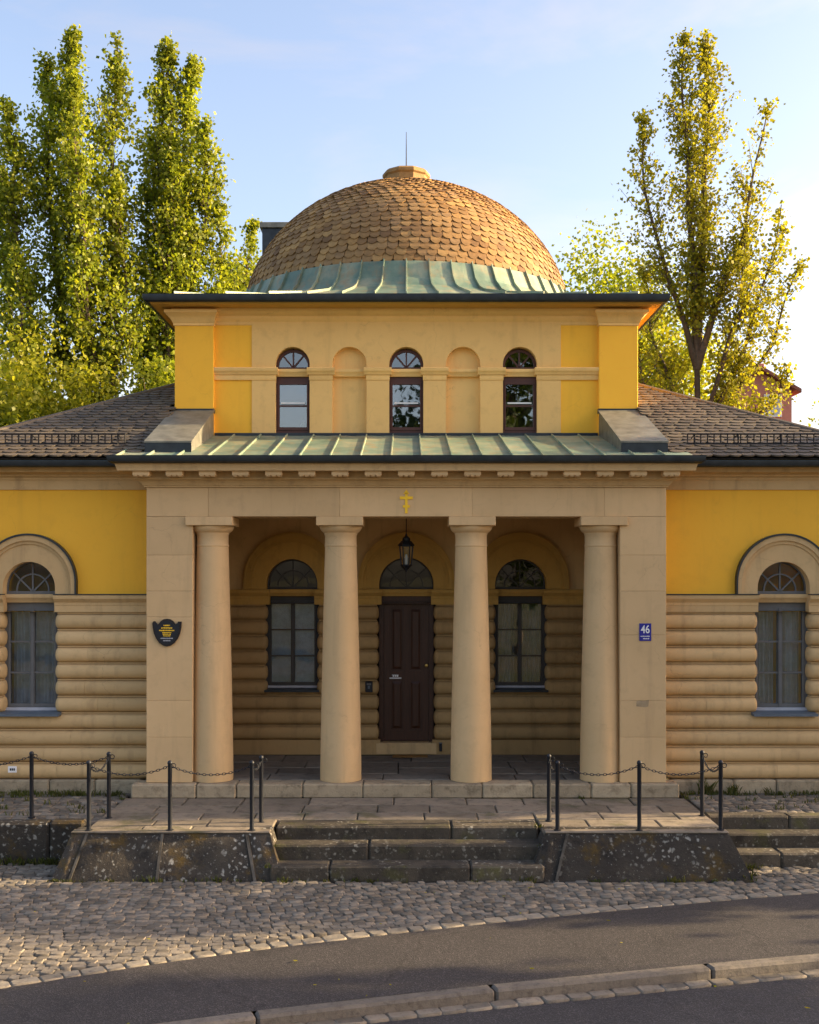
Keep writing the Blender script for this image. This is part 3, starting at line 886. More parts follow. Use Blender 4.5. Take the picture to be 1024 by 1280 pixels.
def sill(cx, half, z, yf, yb, mat):
    m = MB().add([(cx-half,yf,z-.035),(cx+half,yf,z-.035),(cx+half,yf,z-.005),(cx-half,yf,z-.005),(cx-half,yb,z-.03),(cx+half,yb,z-.03),(cx+half,yb,z+.03),(cx-half,yb,z+.03)],
                 [(0,1,2,3),(3,2,6,7),(1,5,6,2),(0,3,7,4),(4,5,1,0),(4,7,6,5)])
    return P('window_sill', m, mat)

# archivolt profile: inner radius ri, outer radius ro, wall plane yw, projecting
def archivolt(cx, zb, ri, si, ro, so, yw, mat, flash=None):
    # plain inner band and moulded outer rings, all stilted
    def ring(r0, s0, r1, s1, y0, y1, name, mt, parent=None):
        m = MB(); n = 28; V = []; F = []
        def pt(r, st, k):
            if k == 0: return (cx-r, zb)
            if k == n+2: return (cx+r, zb)
            a = math.pi - math.pi*(k-1)/n; return (cx+r*math.cos(a), zb+st+r*math.sin(a))
        for k in range(n+3):
            (xa, za), (xb, zb_) = pt(r0, s0, k), pt(r1, s1, k)
            V += [(xa,y0,za),(xb,y0,zb_),(xb,y1,zb_),(xa,y1,za)]
        for k in range(n+2):
            for j in range(4):
                jj = (j+1) % 4; F.append((k*4+j, k*4+jj, k*4+4+jj, k*4+4+j))
        F += [(0,1,2,3), tuple((n+2)*4+j for j in range(4))]
        m.add(V, F)
        return obj(name, m, mt, parent or B, 30)
    def rs(f): return ri+(ro-ri)*f, si+(so-si)*f
    a = rs(0); b = rs(.62); c = rs(.74); d = rs(.93); e = rs(1.0)
    top = ring(a[0]-.012, a[1], *b, yw-.035, yw+.155, 'archivolt', mat)
    ring(*b, *c, yw-.055, yw+.05, 'moulding', mat, top)
    ring(*c, *d, yw-.085, yw+.05, 'moulding', mat, top)
    ring(*d, *e, yw-.10, yw+.05, 'moulding', flash or mat, top)
    return top

STR = lambda yf, z: [(yf+.12,z),(yf-.085,z),(yf-.095,z-.02),(yf-.09,z-.055),(yf-.06,z-.085),(yf-.05,z-.10),(yf-.04,z-.105),(yf-.035,z-.15),(yf-.03,z-.155),(yf-.03,z-.245),(yf+.12,z-.245)]

# ------------------------------------------------------------------ wings
for s_ in (-1, 1):
    cx = s_*5.38; H = .36
    x0, x1 = (min(s_*3.5, s_*6.75), max(s_*3.5, s_*6.75))
    lo = P('wing_wall', MB().wall(x0, x1, -.03, 2.36, .496, .80, [(cx, .42, .90, None, 0, 2.36)]), M['tan2'])
    P('wing_upper_wall', MB().wall(x0, x1, 2.36, 4.68, .45, .80, [(cx, .385, 2.36, 2.70, .385, 0)]), M['yellow'])
    near, far = s_*3.615, s_*6.78
    hz = .2375
    for r_ in range(10):
        z1 = 2.35 - r_*hz; z0 = z1 - hz
        if r_ < 6: spans = [(near, cx-s_*H, 0, .075), (cx+s_*H, far, .075, 0)]
        else:
            j = near + (far-near)*random.uniform(.35, .6); spans = [(near, j, 0, 0), (j, far, 0, 0)]
        if r_ in (2, 4, 5):
            q = near + (cx-s_*H-near)*random.uniform(.4, .7); spans = [(near, q, 0, 0), (q, cx-s_*H, 0, .075), (cx+s_*H, far, .075, 0)]
        for a, b, ra, rb in spans:
            if a > b: a, b, ra, rb = b, a, rb, ra
            j = random.uniform(-.002, .002)
            obj('rusticated_course', MB().bolster(a+.0012, b-.0012, z0, z1, .492+j, .385+j, ra, rb, yback=.60), M['tan2'], lo, 40)
    for a, b in ((near, cx-s_*.362), (cx+s_*.362, far)):
        if a > b: a, b = b, a
        st = P('string_course', MB().prof_x(a, b, STR(.45, 2.60)), M['tan2'], None, 30)
        obj('flashing', MB().box(a, b, .345, .47, 2.602, 2.614), M['dark_metal'], st)
    P('transom', MB().prof_x(cx-.42, cx+.42, [(.50,2.61),(.49,2.60),(.49,2.56),(.52,2.52),(.53,2.49),(.62,2.49),(.62,2.61)]), M['tan2'], None, 30)
    archivolt(cx, 2.615, .385, .085, .69, .17, .45, M['tan2'], M['dark_metal'])
    fan(B, cx, 2.612, .085, .40, .60, M['frame_grey'], M['glass'])
    cm = M['fabric']
    if s_ < 0: cur = lambda w: (curtain(w, cx-.33, cx+.33, .74, .95, 2.45, M['fabric'], 6, .022))
    else: cur = lambda w: (curtain(w, cx-.33, cx-.06, .74, .95, 2.45, M['fabric'], 4, .03), curtain(w, cx+.0, cx+.33, .74, .95, 2.45, M['fabric'], 4, .03))
    window(cx, .425, .935, 2.49, .62, M['frame_grey'], M['glass'], cur=cur, sillmat=M['sill_white'])
    sill(cx, .455, .915, .30, .60, M['sill_grey'])
    # frieze, cornice, gutter
    a, b = (min(s_*3.4, s_*6.80), max(s_*3.4, s_*6.80))
    P('wing_cornice', MB().prof_x(a, b, [(.60,4.10),(.425,4.10),(.425,4.235),(.41,4.24),(.40,4.27),(.36,4.29),(.36,4.31),(.32,4.325),(.22,4.335),(.21,4.37),(.18,4.40),(.18,4.44),(.60,4.44)]), M['tan2'], None, 30)
    gp = gutter_prof(0, 0)
    P('gutter', MB().prof_x(min(s_*3.8,s_*7.05), max(s_*3.8,s_*7.05), [(.13-o, 4.485+z) for o, z in gp]), M['dark_metal'], None, 40)
    # outer end walls
    P('end_wall', MB().box(min(s_*6.74,s_*6.45), max(s_*6.74,s_*6.45), .80, 11.2, -.03, 4.63), M['yellow'])
    # rough plinth stones
    x = 3.77
    while x < 6.8:
        e = x + random.uniform(.5, .95)
        m = MB().cbox(min(s_*x,s_*e)+.005, max(s_*x,s_*e)-.005, .34+random.uniform(-.02,.02), .6, -.30, -.028, .02)
        obj('plinth_stone', m, M['plinth'], lo); x = e
    # roof
    Xc, Ye, k, ze, Yb = 7.05, .04, .475, 4.50, 11.5
    zt = ze + (Xc-3.6)*k
    rf = P('wing_roof', MB().add([(s_*Xc,Ye,ze),(s_*3.6,Ye,ze),(s_*3.6,Ye+Xc-3.6,zt),(s_*3.6,Yb-Xc+3.6,zt),(s_*Xc,Yb,ze),(s_*3.6,Yb,ze)],
                 [(0,1,2),(0,2,3,4),(4,3,5)]), M['roof_under'])
    # slates on the front slope
    sl = math.atan(k); ex = .135; n_sl = 0; rest = MB(); r_ = 0
    d = 0.0
    while True:
        yv = Ye + d*math.cos(sl); reach = Xc - (yv-Ye)     # x extent of this row (hip)
        if reach < 3.62: break
        x = 3.62 + (random.uniform(0, .12) if r_ % 2 else .0)
        while x < reach-.14:
            w = random.uniform(.15, .24); L = .22; e = min(x+w, reach-.06)
            hw = (e-x)/2*.985
            V = [(-hw,L,.004),(hw,L,.004)]
            for q in range(7):
                a = q/6; xx = hw - 2*hw*a; V.append((xx, (-.015+.045*abs(2*a-1)**2.2), .034))
            n = len(V); V2 = [(x_, y_, z_-.022) for x_, y_, z_ in V]
            F = [tuple(range(n)), tuple(range(2*n-1,n-1,-1))] + [(i,(i+1)%n,n+(i+1)%n,n+i) for i in range(n)]
            px = s_*(x+e)/2
            mx = Matrix.Translation((px, yv-.01, ze+(yv-Ye)*k+.022)) @ Matrix.Rotation(sl+random.uniform(-.015,.03), 4, 'X') @ Matrix.Rotation(random.uniform(-.05,.05), 4, 'Z')
            if n_sl < 150: obj('slate', MB().add(V+V2, F), M['slate'], rf).matrix_world = mx
            else: rest.add([mx @ Vector(p_) for p_ in V+V2], F)
            n_sl += 1
            x += w
        d += ex; r_ += 1
    if rest.v: obj('slate_field', rest, M['slate'], rf)['kind'] = 'stuff'
    # hip capping
    obj('hip_cap', MB().tube([(s_*Xc,Ye,ze+.02),(s_*3.6,Ye+Xc-3.6,zt+.02)], .06, 8), M['slate'], rf)
    # snow guard
    sg = MB(); yy = .46; zz = ze+(yy-Ye)*k
    xa, xb = 4.02, 7.0
    for h in (.06, .20): sg.tube([(s_*xa,yy,zz+h),(s_*xb,yy,zz+h)], .013, 5)
    x = xa
    while x < xb:
        sg.tube([(s_*x,yy,zz+.03),(s_*x,yy,zz+.205)], .010, 4); x += .095
    x = xa+.1
    while x < xb:
        sg.tube([(s_*x,yy,zz+.20),(s_*x,yy+.25,zz+.14)], .009, 4); sg.tube([(s_*x,yy-.02,zz+.0),(s_*x,yy,zz+.21)], .012, 4); x += .62
    obj('snow_guard', sg, M['guard'], rf)
P('rear_wall', MB().box(-6.45, 6.45, 10.9, 11.2, -.03, 4.63), M['yellow'])
P('inner_wall', MB().box(-6.45, 6.45, 5.2, 5.3, -.03, 4.4), M['interior'])
P('inner_floor', MB().box(-6.45, 6.45, 2.85, 10.9, -.05, -.01), M['interior'])

# ------------------------------------------------------------------ wall behind the columns
YB = 2.5
ops_lo = [(-1.84,.46,1.0,None,0,2.42), (0,.50,.15,None,0,2.42), (1.84,.46,1.0,None,0,2.42)]
ops_up = [(-1.84,.424,2.42,2.74,.424,0), (0,.45,2.42,2.76,.45,0), (1.84,.424,2.42,2.74,.424,0)]
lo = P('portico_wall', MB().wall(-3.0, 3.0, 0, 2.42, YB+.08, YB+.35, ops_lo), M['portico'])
P('portico_upper_wall', MB().wall(-3.0, 3.0, 2.42, 4.1, YB+.05, YB+.35, ops_up), M['tan2'])
hz = .2415
xs_up = [(-2.975,-1.84-.40,0,.07), (-1.84+.40,-.44,.07,.07), (.44,1.84-.40,.07,.07), (1.84+.40,2.975,.07,0)]
for r_ in range(9):
    z1 = 2.41 - r_*hz; z0 = z1-hz
    spans = xs_up if r_ < 6 else [(-2.975,-.44,0,.07), (.44,2.975,.07,0)]
    for a, b, ra, rb in spans:
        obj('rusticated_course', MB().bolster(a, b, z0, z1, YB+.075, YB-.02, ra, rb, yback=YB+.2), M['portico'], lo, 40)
for a, b in ((-2.98,-.42), (.42,2.98)): obj('wall_base', MB().box(a, b, YB+.005, YB+.2, 0, .234), M['portico'], lo)
for a, b in ((-2.98,-1.84-.36), (-1.84+.36,-.40), (.40,1.84-.36), (1.84+.36,2.98)):
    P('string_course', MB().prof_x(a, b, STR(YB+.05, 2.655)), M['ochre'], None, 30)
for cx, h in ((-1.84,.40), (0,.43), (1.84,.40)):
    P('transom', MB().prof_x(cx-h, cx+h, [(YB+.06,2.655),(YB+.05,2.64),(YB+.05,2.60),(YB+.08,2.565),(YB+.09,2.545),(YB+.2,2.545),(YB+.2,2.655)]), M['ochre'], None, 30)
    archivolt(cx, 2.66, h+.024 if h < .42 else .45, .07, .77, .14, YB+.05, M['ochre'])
    fan(B, cx, 2.657, .07, h+.03, YB+.20, M['frame_dark'], M['glass'])
window(-1.84, .455, 1.05, 2.545, YB+.22, M['frame_dark'], M['glass'], cur=lambda w: obj('blind', MB().box(-1.84-.38, -1.84+.38, YB+.255, YB+.262, 1.08, 2.52), M['blind'], w), sillmat=M['sill_white'])
window(1.84, .455, 1.05, 2.545, YB+.22, M['frame_dark'], M['glass'], cur=lambda w: (curtain(w, 1.84-.38, 1.84-.07, YB+.30, 1.08, 2.5, M['net'], 5, .035), curtain(w, 1.84+.03, 1.84+.38, YB+.30, 1.08, 2.5, M['net'], 5, .035)), sillmat=M['sill_white'])
for cx in (-1.84, 1.84): sill(cx, .44, 1.04, YB-.03, YB+.2, M['dark_metal'])

# door
yd = YB+.17
d = MB()
d.box(-.44, -.37, yd-.03, yd+.05, .19, 2.545); d.box(.37, .44, yd-.03, yd+.05, .19, 2.545); d.box(-.37, .37, yd-.031, yd+.05, 2.46, 2.545)
dr = P('door', d, M['door'])
lf = MB()
lf.box(-.368, -.255, yd, yd+.04, .20, 2.455); lf.box(.255, .368, yd, yd+.04, .20, 2.455); lf.box(-.045, .045, yd, yd+.04, .20, 2.455)
for a, b in ((-.255,-.045), (.045,.255)):
    lf.box(a, b, yd+.001, yd+.04, .20, .37); lf.box(a, b, yd+.001, yd+.04, 1.19, 1.33); lf.box(a, b, yd+.001, yd+.04, 2.36, 2.455)
obj('door_leaf', lf, M['door'], dr)
for a, b in ((-.255,-.045), (.045,.255)):
    for z0, z1 in ((.37,1.19), (1.33,2.36)):
        m = MB().box(a, b, yd+.025, yd+.032, z0, z1)
        m.add([(a+.03,yd+.025,z0+.03),(b-.03,yd+.025,z0+.03),(b-.03,yd+.025,z1-.03),(a+.03,yd+.025,z1-.03),(a+.06,yd+.008,z0+.07),(b-.06,yd+.008,z0+.07),(b-.06,yd+.008,z1-.07),(a+.06,yd+.008,z1-.07)],
              [(0,1,5,4),(1,2,6,5),(2,3,7,6),(3,0,4,7),(4,5,6,7)])
        obj('panel', m, M['door'], dr)
M['brass'] = plain('brass', (.55,.36,.10,1), .3, .5, .9)
obj('door_knob', MB().lathe(0, 0, [(.002,0),(.022,.004),(.03,.02),(.024,.036),(.012,.04),(.012,.06)], 14), M['brass'], dr).matrix_world = Matrix.Translation((.325, yd-.055, 1.42)) @ Matrix.Rotation(R(-90), 4, 'X')
lp = MB().box(-.27, -.08, yd-.006, yd-.001, 1.205, 1.225)
for i, (a, b) in enumerate(((-.22,-.195),(-.185,-.165),(-.158,-.13))): lp.box(a, b, yd-.006, yd-.001, 1.235, 1.262+.006*(i % 2))
lp.box(-.235, -.125, yd-.0062, yd-.001, 1.262, 1.27)
obj('letter_plate', lp, M['white_paint'], dr)
P('threshold', MB().cbox(-.49, .49, YB+.0, YB+.35, .0, .185, .01), M['tan2'])
P('interior_partition', MB().box(-2.9, 2.9, YB+1.6, YB+1.65, 0, 4.0), M['interior'])

# ------------------------------------------------------------------ tower
HX, YT, DEP = 3.64, 2.1, 7.28
YC = YT + DEP/2
P('tower_wall', MB().wall(-2.44, 2.44, 4.9, 6.86, YT+.085, YT+.45,
    [(c*.898, .27, 5.08, 6.215, .275, 0) for c in (-2,-1,0,1,2)]), M['lit_tower_tan'])
for s_ in (-1, 1):
    P('tower_panel_wall', MB().box(min(s_*2.44,s_*3.5), max(s_*2.44,s_*3.5), YT+.10, YT+.45, 4.9, 6.86), M['yellow'])
    pl = P('pilaster', MB().cbox(min(s_*3.03,s_*HX), max(s_*3.03,s_*HX), YT, YT+.62, 4.8, 6.84, .006), M['yellow'])
    P('tower_side_wall', MB().box(min(s_*3.24,s_*3.54), max(s_*3.24,s_*3.54), YT+.6, YT+DEP-.3, 4.2, 6.9), M['yellow'])
    # cavetto capital
    a, b = 3.03, HX
    V = []; F = []
    pf = [(0,6.80),(.018,6.805),(.018,6.84),(.03,6.85),(.05,6.90),(.09,6.955),(.14,6.985),(.14,7.03)]
    for o_, z in pf:
        xl, xr = (s_*(a-o_*.55), s_*(b+o_))
        V += [(xl, YT-o_, z), (xr, YT-o_, z), (xr, YT+.62, z), (xl, YT+.62, z)]
    for i in range(len(pf)-1):
        for j in range(4): jj = (j+1)%4; F.append((i*4+j, i*4+jj, i*4+4+jj, i*4+4+j))
    F += [(0,1,2,3), tuple(len(V)-4+j for j in range(4))]
    obj('capital', MB().add(V, F), M['lit_tower_tan'], pl, 30)
    obj('base_flashing', MB().box(min(s_*3.02,s_*3.65), max(s_*3.02,s_*3.65), YT-.012, YT+.4, 5.43, 5.50), M['dark_metal'], pl)
P('tower_rear_wall', MB().box(-3.54, 3.54, YT+DEP-.35, YT+DEP-.05, 4.2, 6.9), M['yellow'])
P('base_flashing', MB().box(-3.02, 3.02, YT+.05, YT+.2, 5.0, 5.125), M['dark_metal'])
# string course over the piers and recessed through the openings
edges = [-3.03, -2*.898-.27, -2*.898+.27, -.898-.27, -.898+.27, -.27, .27, .898-.27, .898+.27, 2*.898-.27, 2*.898+.27, 3.03]
for i in range(0, 12, 2):
    a, b = edges[i], edges[i+1]
    ov = .04
    aa = a-ov if i else a; bb = b+ov if i < 10 else b
    yw = YT+.085
    m = MB().prof_x(aa, bb, [(yw+.1,6.155),(yw-.065,6.155),(yw-.075,6.14),(yw-.07,6.10),(yw-.045,6.075),(yw-.035,6.045),(yw+.1,6.045)])
    so = P('string_course', m, M['lit_tower_tan'], None, 30)
    obj('necking', MB().prof_x(a-.008 if i else a, b+.008 if i < 10 else b, [(yw+.05,6.043),(yw-.018,6.043),(yw-.018,6.0),(yw-.012,5.965),(yw+.05,5.965)]), M['lit_tower_tan'], so)
M['pier_tan'] = M['lit_tower_tan']
for c in (-2,-1,0,1,2):
    cx = c*.898; yw = YT+.085
    P('transom', MB().prof_x(cx-.27, cx+.27, [(yw+.09,6.145),(yw+.03,6.145),(yw+.025,6.10),(yw+.05,6.07),(yw+.06,6.03),(yw+.16,6.03),(yw+.16,6.145)]), M['lit_tower_tan'], None, 30)
    if c % 2:
        P('niche_back', MB().box(cx-.29, cx+.29, yw+.12, yw+.2, 5.05, 6.55), M['lit_tower_tan'])
    else:
        fan(B, cx, 6.146, .05, .275, yw+.14, M['frame_brown'], M['glass_up'], ring=False, spokes=(50, 90, 130), th=.025)
        w = window(cx, .268, 5.13, 6.03, yw+.13, M['frame_brown'], M['glass_up'], rows=2, leaves=1)
        obj('white_bar', MB().box(cx-.19, cx+.19, yw+.085, yw+.095, 5.60, 5.625), M['white_paint'], w)
        obj('sill_board', MB().cbox(cx-.268, cx+.268, yw+.04, yw+.11, 5.09, 5.135, .004), M['frame_brown'], w)
        P('inner_sill', MB().box(cx-.27, cx+.27, yw+.20, yw+.5, 5.10, 5.185), M['interior'])
P('tower_partition', MB().box(-3.2, 3.2, YT+2.2, YT+2.25, 4.4, 7.0), M['interior'])
P('tower_floor', MB().box(-3.2, 3.2, YT+.45, YT+DEP-.4, 4.55, 4.6), M['interior'])
# entablature, soffit, gutter
P('tower_cornice', MB().ring(3.54, YT+.1, YT+DEP-.1, [(-.08,6.83),(.0,6.83),(.012,6.84),(.012,6.885),(.03,6.90),(.055,6.93),(.055,6.97),(.09,6.99),(.13,7.02),(.15,7.055),(.15,7.07),(-.08,7.07)]), M['lit_tower_tan'], None, 30)
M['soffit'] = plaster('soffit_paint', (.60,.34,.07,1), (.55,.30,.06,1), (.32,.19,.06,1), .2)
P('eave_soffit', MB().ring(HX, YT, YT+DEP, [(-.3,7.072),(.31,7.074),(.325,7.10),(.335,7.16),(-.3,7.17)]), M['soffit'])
P('upper_gutter', MB().ring(HX, YT, YT+DEP, gutter_prof(.31, 7.205, .105, .115)), M['dark_metal'], None, 40)
# copper skirt from the square eave to the round dome
rz = [(None, 7.205), (None, 7.21), (3.52, 7.44), (3.33, 7.53), (3.16, 7.70), (3.02, 8.00)]
sk = P('copper_skirt', MB().lathe(0, YC, [(3.9,7.12), (3.3,7.40), (2.9,7.6), (2.85,7.95)], 48, cap=False), M['dark_metal'])
NP = 52
def sq(a, h):
    c, s2 = math.cos(a), math.sin(a); return h/max(abs(c), abs(s2))
for i in range(NP):
    a0 = 2*math.pi*i/NP; a1 = 2*math.pi*(i+1)/NP
    m = MB(); rows = []
    # insert the square's corner when a panel spans it
    angs = [a0, (a0+a1)/2, a1]
    for q in range(4):
        ac = math.pi/4 + q*math.pi/2
        if a0+.004 < ac < a1-.004: angs = sorted([a0, ac, a1]) if abs(ac-(a0+a1)/2) < .02 else sorted([a0, (a0+a1)/2, ac, a1])
    for r, z in rz:
        rowp = []
        for a in angs:
            rr = r if r else sq(a, HX+.40 if z < 7.208 else HX+.395)
            rowp.append((rr*math.cos(a), YC+rr*math.sin(a), z))
        rows.append(rowp)
    for u in range(len(rows)-1):
        for v in range(len(angs)-1): m.quad(rows[u][v], rows[u][v+1], rows[u+1][v+1], rows[u+1][v])
    # standing seam
    da = Vector((-math.sin(a0), math.cos(a0), 0))*.012
    V = []
    for k, (r, z) in enumerate(rz[1:]):
        rr = r if r else sq(a0, HX+.395); p = Vector((rr*math.cos(a0), YC+rr*math.sin(a0), z)); rad = Vector((math.cos(a0), math.sin(a0), 0))
        up = Vector((0,0,.04)) if k < 2 else rad*.03+Vector((0,0,.03))
        V += [p-da, p+da, p+da*.7+up, p-da*.7+up]
    F = []
    for k in range(len(rz)-2):
        for j in range(4): jj = (j+1)%4; F.append((k*4+j, k*4+jj, k*4+4+jj, k*4+4+j))
    F.append((0,1,2,3)); m.add(V, F)
    obj('copper_panel', m, M['copper'], sk)
# dome
DZ, DA, DB = 7.5, 3.03, 2.65
dome = P('dome', MB().lathe(0, YC, [(DA*math.cos(t_)*.985, DZ+DB*math.sin(t_)*.985) for t_ in [R(4+84*i/24) for i in range(25)]], 64), M['roof_under'], None, 30)
def shingle_mb(j):
    rr = random.Random(j); m = MB(); hw = .5; L = .23
    V = [(-hw*.97,L,.0),(hw*.97,L,.0)]
    k = 7
    for q in range(k):
        u = q/(k-1); xx = hw*.97*(1-2*u)
        V.append((xx,   .050*abs(2*u-1)**2.2 + rr.uniform(-.006,.006), .042))
    n = len(V); V2 = [(x_,y_,z_-.022) for x_,y_,z_ in V]
    return m.add(V+V2, [tuple(range(n)), tuple(range(2*n-1,n-1,-1))] + [(i,(i+1)%n,n+(i+1)%n,n+i) for i in range(n)])
SH = [shingle_mb(j) for j in range(4)]
SHM = [mesh_of('shingle', m, M['shingle']) for m in SH]
sh = []
t_ = math.asin((7.97-DZ)/DB); row = 0
while t_ < R(85):
    r, z = DA*math.cos(t_), DZ+DB*math.sin(t_)
    cnt = max(10, int(round(2*math.pi*r/.172))); w = 2*math.pi*r/cnt
    tang = Vector((-DA*math.sin(t_), DB*math.cos(t_))); ds = tang.length; tang.normalize()   # (radial, up) along meridian
    for i in range(cnt):
        a = 2*math.pi*(i + .5*(row % 2))/cnt + random.uniform(-.003,.003)
        rad = Vector((math.cos(a), math.sin(a), 0)); up = rad*tang.x + Vector((0,0,tang.y))
        az = Vector((-math.sin(a), math.cos(a), 0)); nrm = az.cross(up)
        if nrm.dot(rad) < 0: az = -az; nrm = -nrm
        jit = random.uniform(-.006, .006)
        mx = Matrix((( az.x*w, up.x, nrm.x, rad.x*r), (az.y*w, up.y, nrm.y, YC+rad.y*r), (az.z*w, up.z, nrm.z, z+jit), (0,0,0,1)))
        mx = mx @ Matrix.Rotation(random.uniform(-.03,.06), 4, 'X')
        view = (Vector((0,-16,2.87)) - Vector((rad.x*r, YC+rad.y*r, z))).normalized()
        sh.append((nrm.dot(view), mx))
    t_ += .116/ds; row += 1
sh.sort(key=lambda q: -q[0])
for f_, mx in sh[:300]:
    o = link('shingle', random.choice(SHM), dome); o.matrix_world = mx
m = MB()
for f_, mx in sh[300:]:
    src = random.choice(SH); m.add([mx @ Vector(v) for v in src.v], src.f)
o = link('shingle_field', mesh_of('shingle_field', m, M['shingle'], recalc=False), dome); o['kind'] = 'stuff'
# cap and rod
cap = P('dome_cap', MB().lathe(0, YC, [(.47,10.0),(.46,10.10),(.43,10.14),(.42,10.36),(.45,10.39),(.45,10.44),(.40,10.48),(.05,10.52)], 10), M['shingle'])
obj('lightning_rod', MB().tube([(0,YC,10.45),(0,YC,10.85),(0,YC,11.25)], [.014,.011,.006], 6), M['dark_metal'], cap)
ch = P('chimney', MB().cbox(-3.08, -2.35, 8.6, 9.15, 7.0, 10.32, .01), M['dark_metal'])
obj('chimney_cap', MB().cbox(-3.13, -2.30, 8.55, 9.2, 10.30, 10.42, .01), M['zinc'], ch)

# ------------------------------------------------------------------ lantern, signs, small fittings
def thing_at(name, loc, label, cat, group=None): return empty(name, loc, label, cat, group)
def T(parent, name, mb, mat, smooth=None): return obj(name, mb, mat, parent, smooth)

la = thing_at('lantern', (0, 1.0, 2.93), 'dark metal hanging lantern in front of the door fanlight', 'lantern')
T(la, 'hanging_rod', MB().tube([(0,0,.55),(0,0,1.02)], .008, 6), M['black_iron'])
T(la, 'ceiling_rose', MB().lathe(0, 0, [(.045,1.02),(.04,1.0),(.012,.98)], 12), M['black_iron'])
T(la, 'roof', MB().lathe(0, 0, [(.125,.385),(.12,.40),(.075,.455),(.06,.46),(.055,.50),(.02,.53),(.012,.56)], 6), M['black_iron'])
fr = MB()
for k in range(6):
    a = k*math.pi/3; b = (k+1)*math.pi/3
    fr.tube([(.075*math.cos(a),.075*math.sin(a),.10),(.10*math.cos(a),.10*math.sin(a),.385)], .009, 5)
    fr.tube([(.075*math.cos(a),.075*math.sin(a),.10),(.075*math.cos(b),.075*math.sin(b),.10)], .009, 5)
    fr.tube([(.10*math.cos(a),.10*math.sin(a),.385),(.10*math.cos(b),.10*math.sin(b),.385)], .010, 5)
T(la, 'frame', fr, M['black_iron'])
for k in range(6):
    a = k*math.pi/3; b = (k+1)*math.pi/3
    T(la, 'pane', MB().quad((.073*math.cos(a),.073*math.sin(a),.105),(.073*math.cos(b),.073*math.sin(b),.105),(.097*math.cos(b),.097*math.sin(b),.38),(.097*math.cos(a),.097*math.sin(a),.38)), M['glass'])
T(la, 'bulb', MB().lathe(0, 0, [(.01,.10),(.022,.12),(.024,.22),(.012,.26)], 10), M['white_paint'])
T(la, 'base', MB().lathe(0, 0, [(.01,.0),(.018,.03),(.05,.07),(.085,.095),(.085,.105)], 6), M['black_iron'])

def text_mb(s, size, mat):
    cu = bpy.data.curves.new('lettering', 'FONT'); cu.body = s; cu.size = size; cu.align_x = 'CENTER'; cu.extrude = .0008; cu.offset = size*.012
    o = bpy.data.objects.new('lettering', cu); COL.objects.link(o)
    dg = bpy.context.evaluated_depsgraph_get(); me = bpy.data.meshes.new_from_object(o.evaluated_get(dg))
    bpy.data.objects.remove(o); me.materials.clear(); me.materials.append(mat); return me
sg = thing_at('house_number_sign', (3.318, 0, 2.09), 'blue enamel house number plate reading 46', 'sign')
T(sg, 'plate', MB().cbox(-.083, .083, -.012, .0, -.122, .122, .003), M['blue_enamel'])
o = link('number', text_mb('46', .155, M['white_paint']), sg); o.matrix_local = Matrix.Translation((0, -.0135, -.012)) @ Matrix.Rotation(R(90), 4, 'X') @ Matrix.Diagonal((.80, 1, 1, 1))
ln = MB(); rr = random.Random(4)
x = -.066
while x < .06:
    w = rr.uniform(.007, .013); ln.box(x, x+w, -.0142, -.0122, -.062, -.062+rr.uniform(.009,.014)); x += w+.003
x = -.03
while x < .045:
    w = rr.uniform(.006, .011); ln.box(x, x+w, -.0142, -.0122, -.097, -.097+rr.uniform(.010,.018)); x += w+.003
T(sg, 'small_lettering', ln, M['white_paint'])

pq = thing_at('plaque', (-3.32, 0, 2.08), 'dark shield-shaped plaque with gold lettering on the pier', 'plaque')
M['plaque'] = plain('dark_bronze', (.022,.015,.013,1), .45, .5, .3)
out = [(-.203,.135),(-.19,.16),(-.165,.165),(-.135,.115),(-.115,.125),(-.085,.165),(-.045,.19),(0,.197),(.045,.19),(.085,.165),(.115,.125),(.135,.115),(.155,.157),(.203,.157),
       (.198,.08),(.18,-.01),(.15,-.08),(.105,-.14),(.05,-.178),(0,-.188),(-.05,-.178),(-.105,-.14),(-.15,-.08),(-.18,-.01),(-.198,.08)]
def shield(sc, y0, y1):
    n = len(out); V = [(x*sc,y0,z*sc) for x,z in out] + [(x*sc,y1,z*sc) for x,z in out]
    return MB().add(V, [tuple(range(n)), tuple(range(2*n-1,n-1,-1))] + [(i,(i+1)%n,n+(i+1)%n,n+i) for i in range(n)])
T(pq, 'board', shield(1.0, -.03, -.002), M['plaque'])
T(pq, 'inner_field', shield(.86, -.036, -.029), M['black_iron'])
gl = MB(); rr = random.Random(8)
for z, hw in ((.105,.045),(.07,.075),(.035,.105),(.005,.06),(-.018,.055),(-.04,.05)):
    x = -hw
    while x < hw:
        w = rr.uniform(.010, .022); h = .016 if z > .02 else .012
        gl.box(x, min(x+w, hw), -.039, -.0355, z-h/2+rr.uniform(-.002,.002), z+h/2+rr.uniform(-.002,.002)); x += w+.004
T(pq, 'gold_lettering', gl, M['gold'])
wl = MB()
for z, hw in ((-.075,.085),(-.108,.05)):
    x = -hw
    while x < hw:
        w = rr.uniform(.007, .014); wl.box(x, x+w, -.039, -.0355, z-.006, z+.006+rr.uniform(0,.004)); x += w+.004
T(pq, 'white_lettering', wl, M['sill_white'])

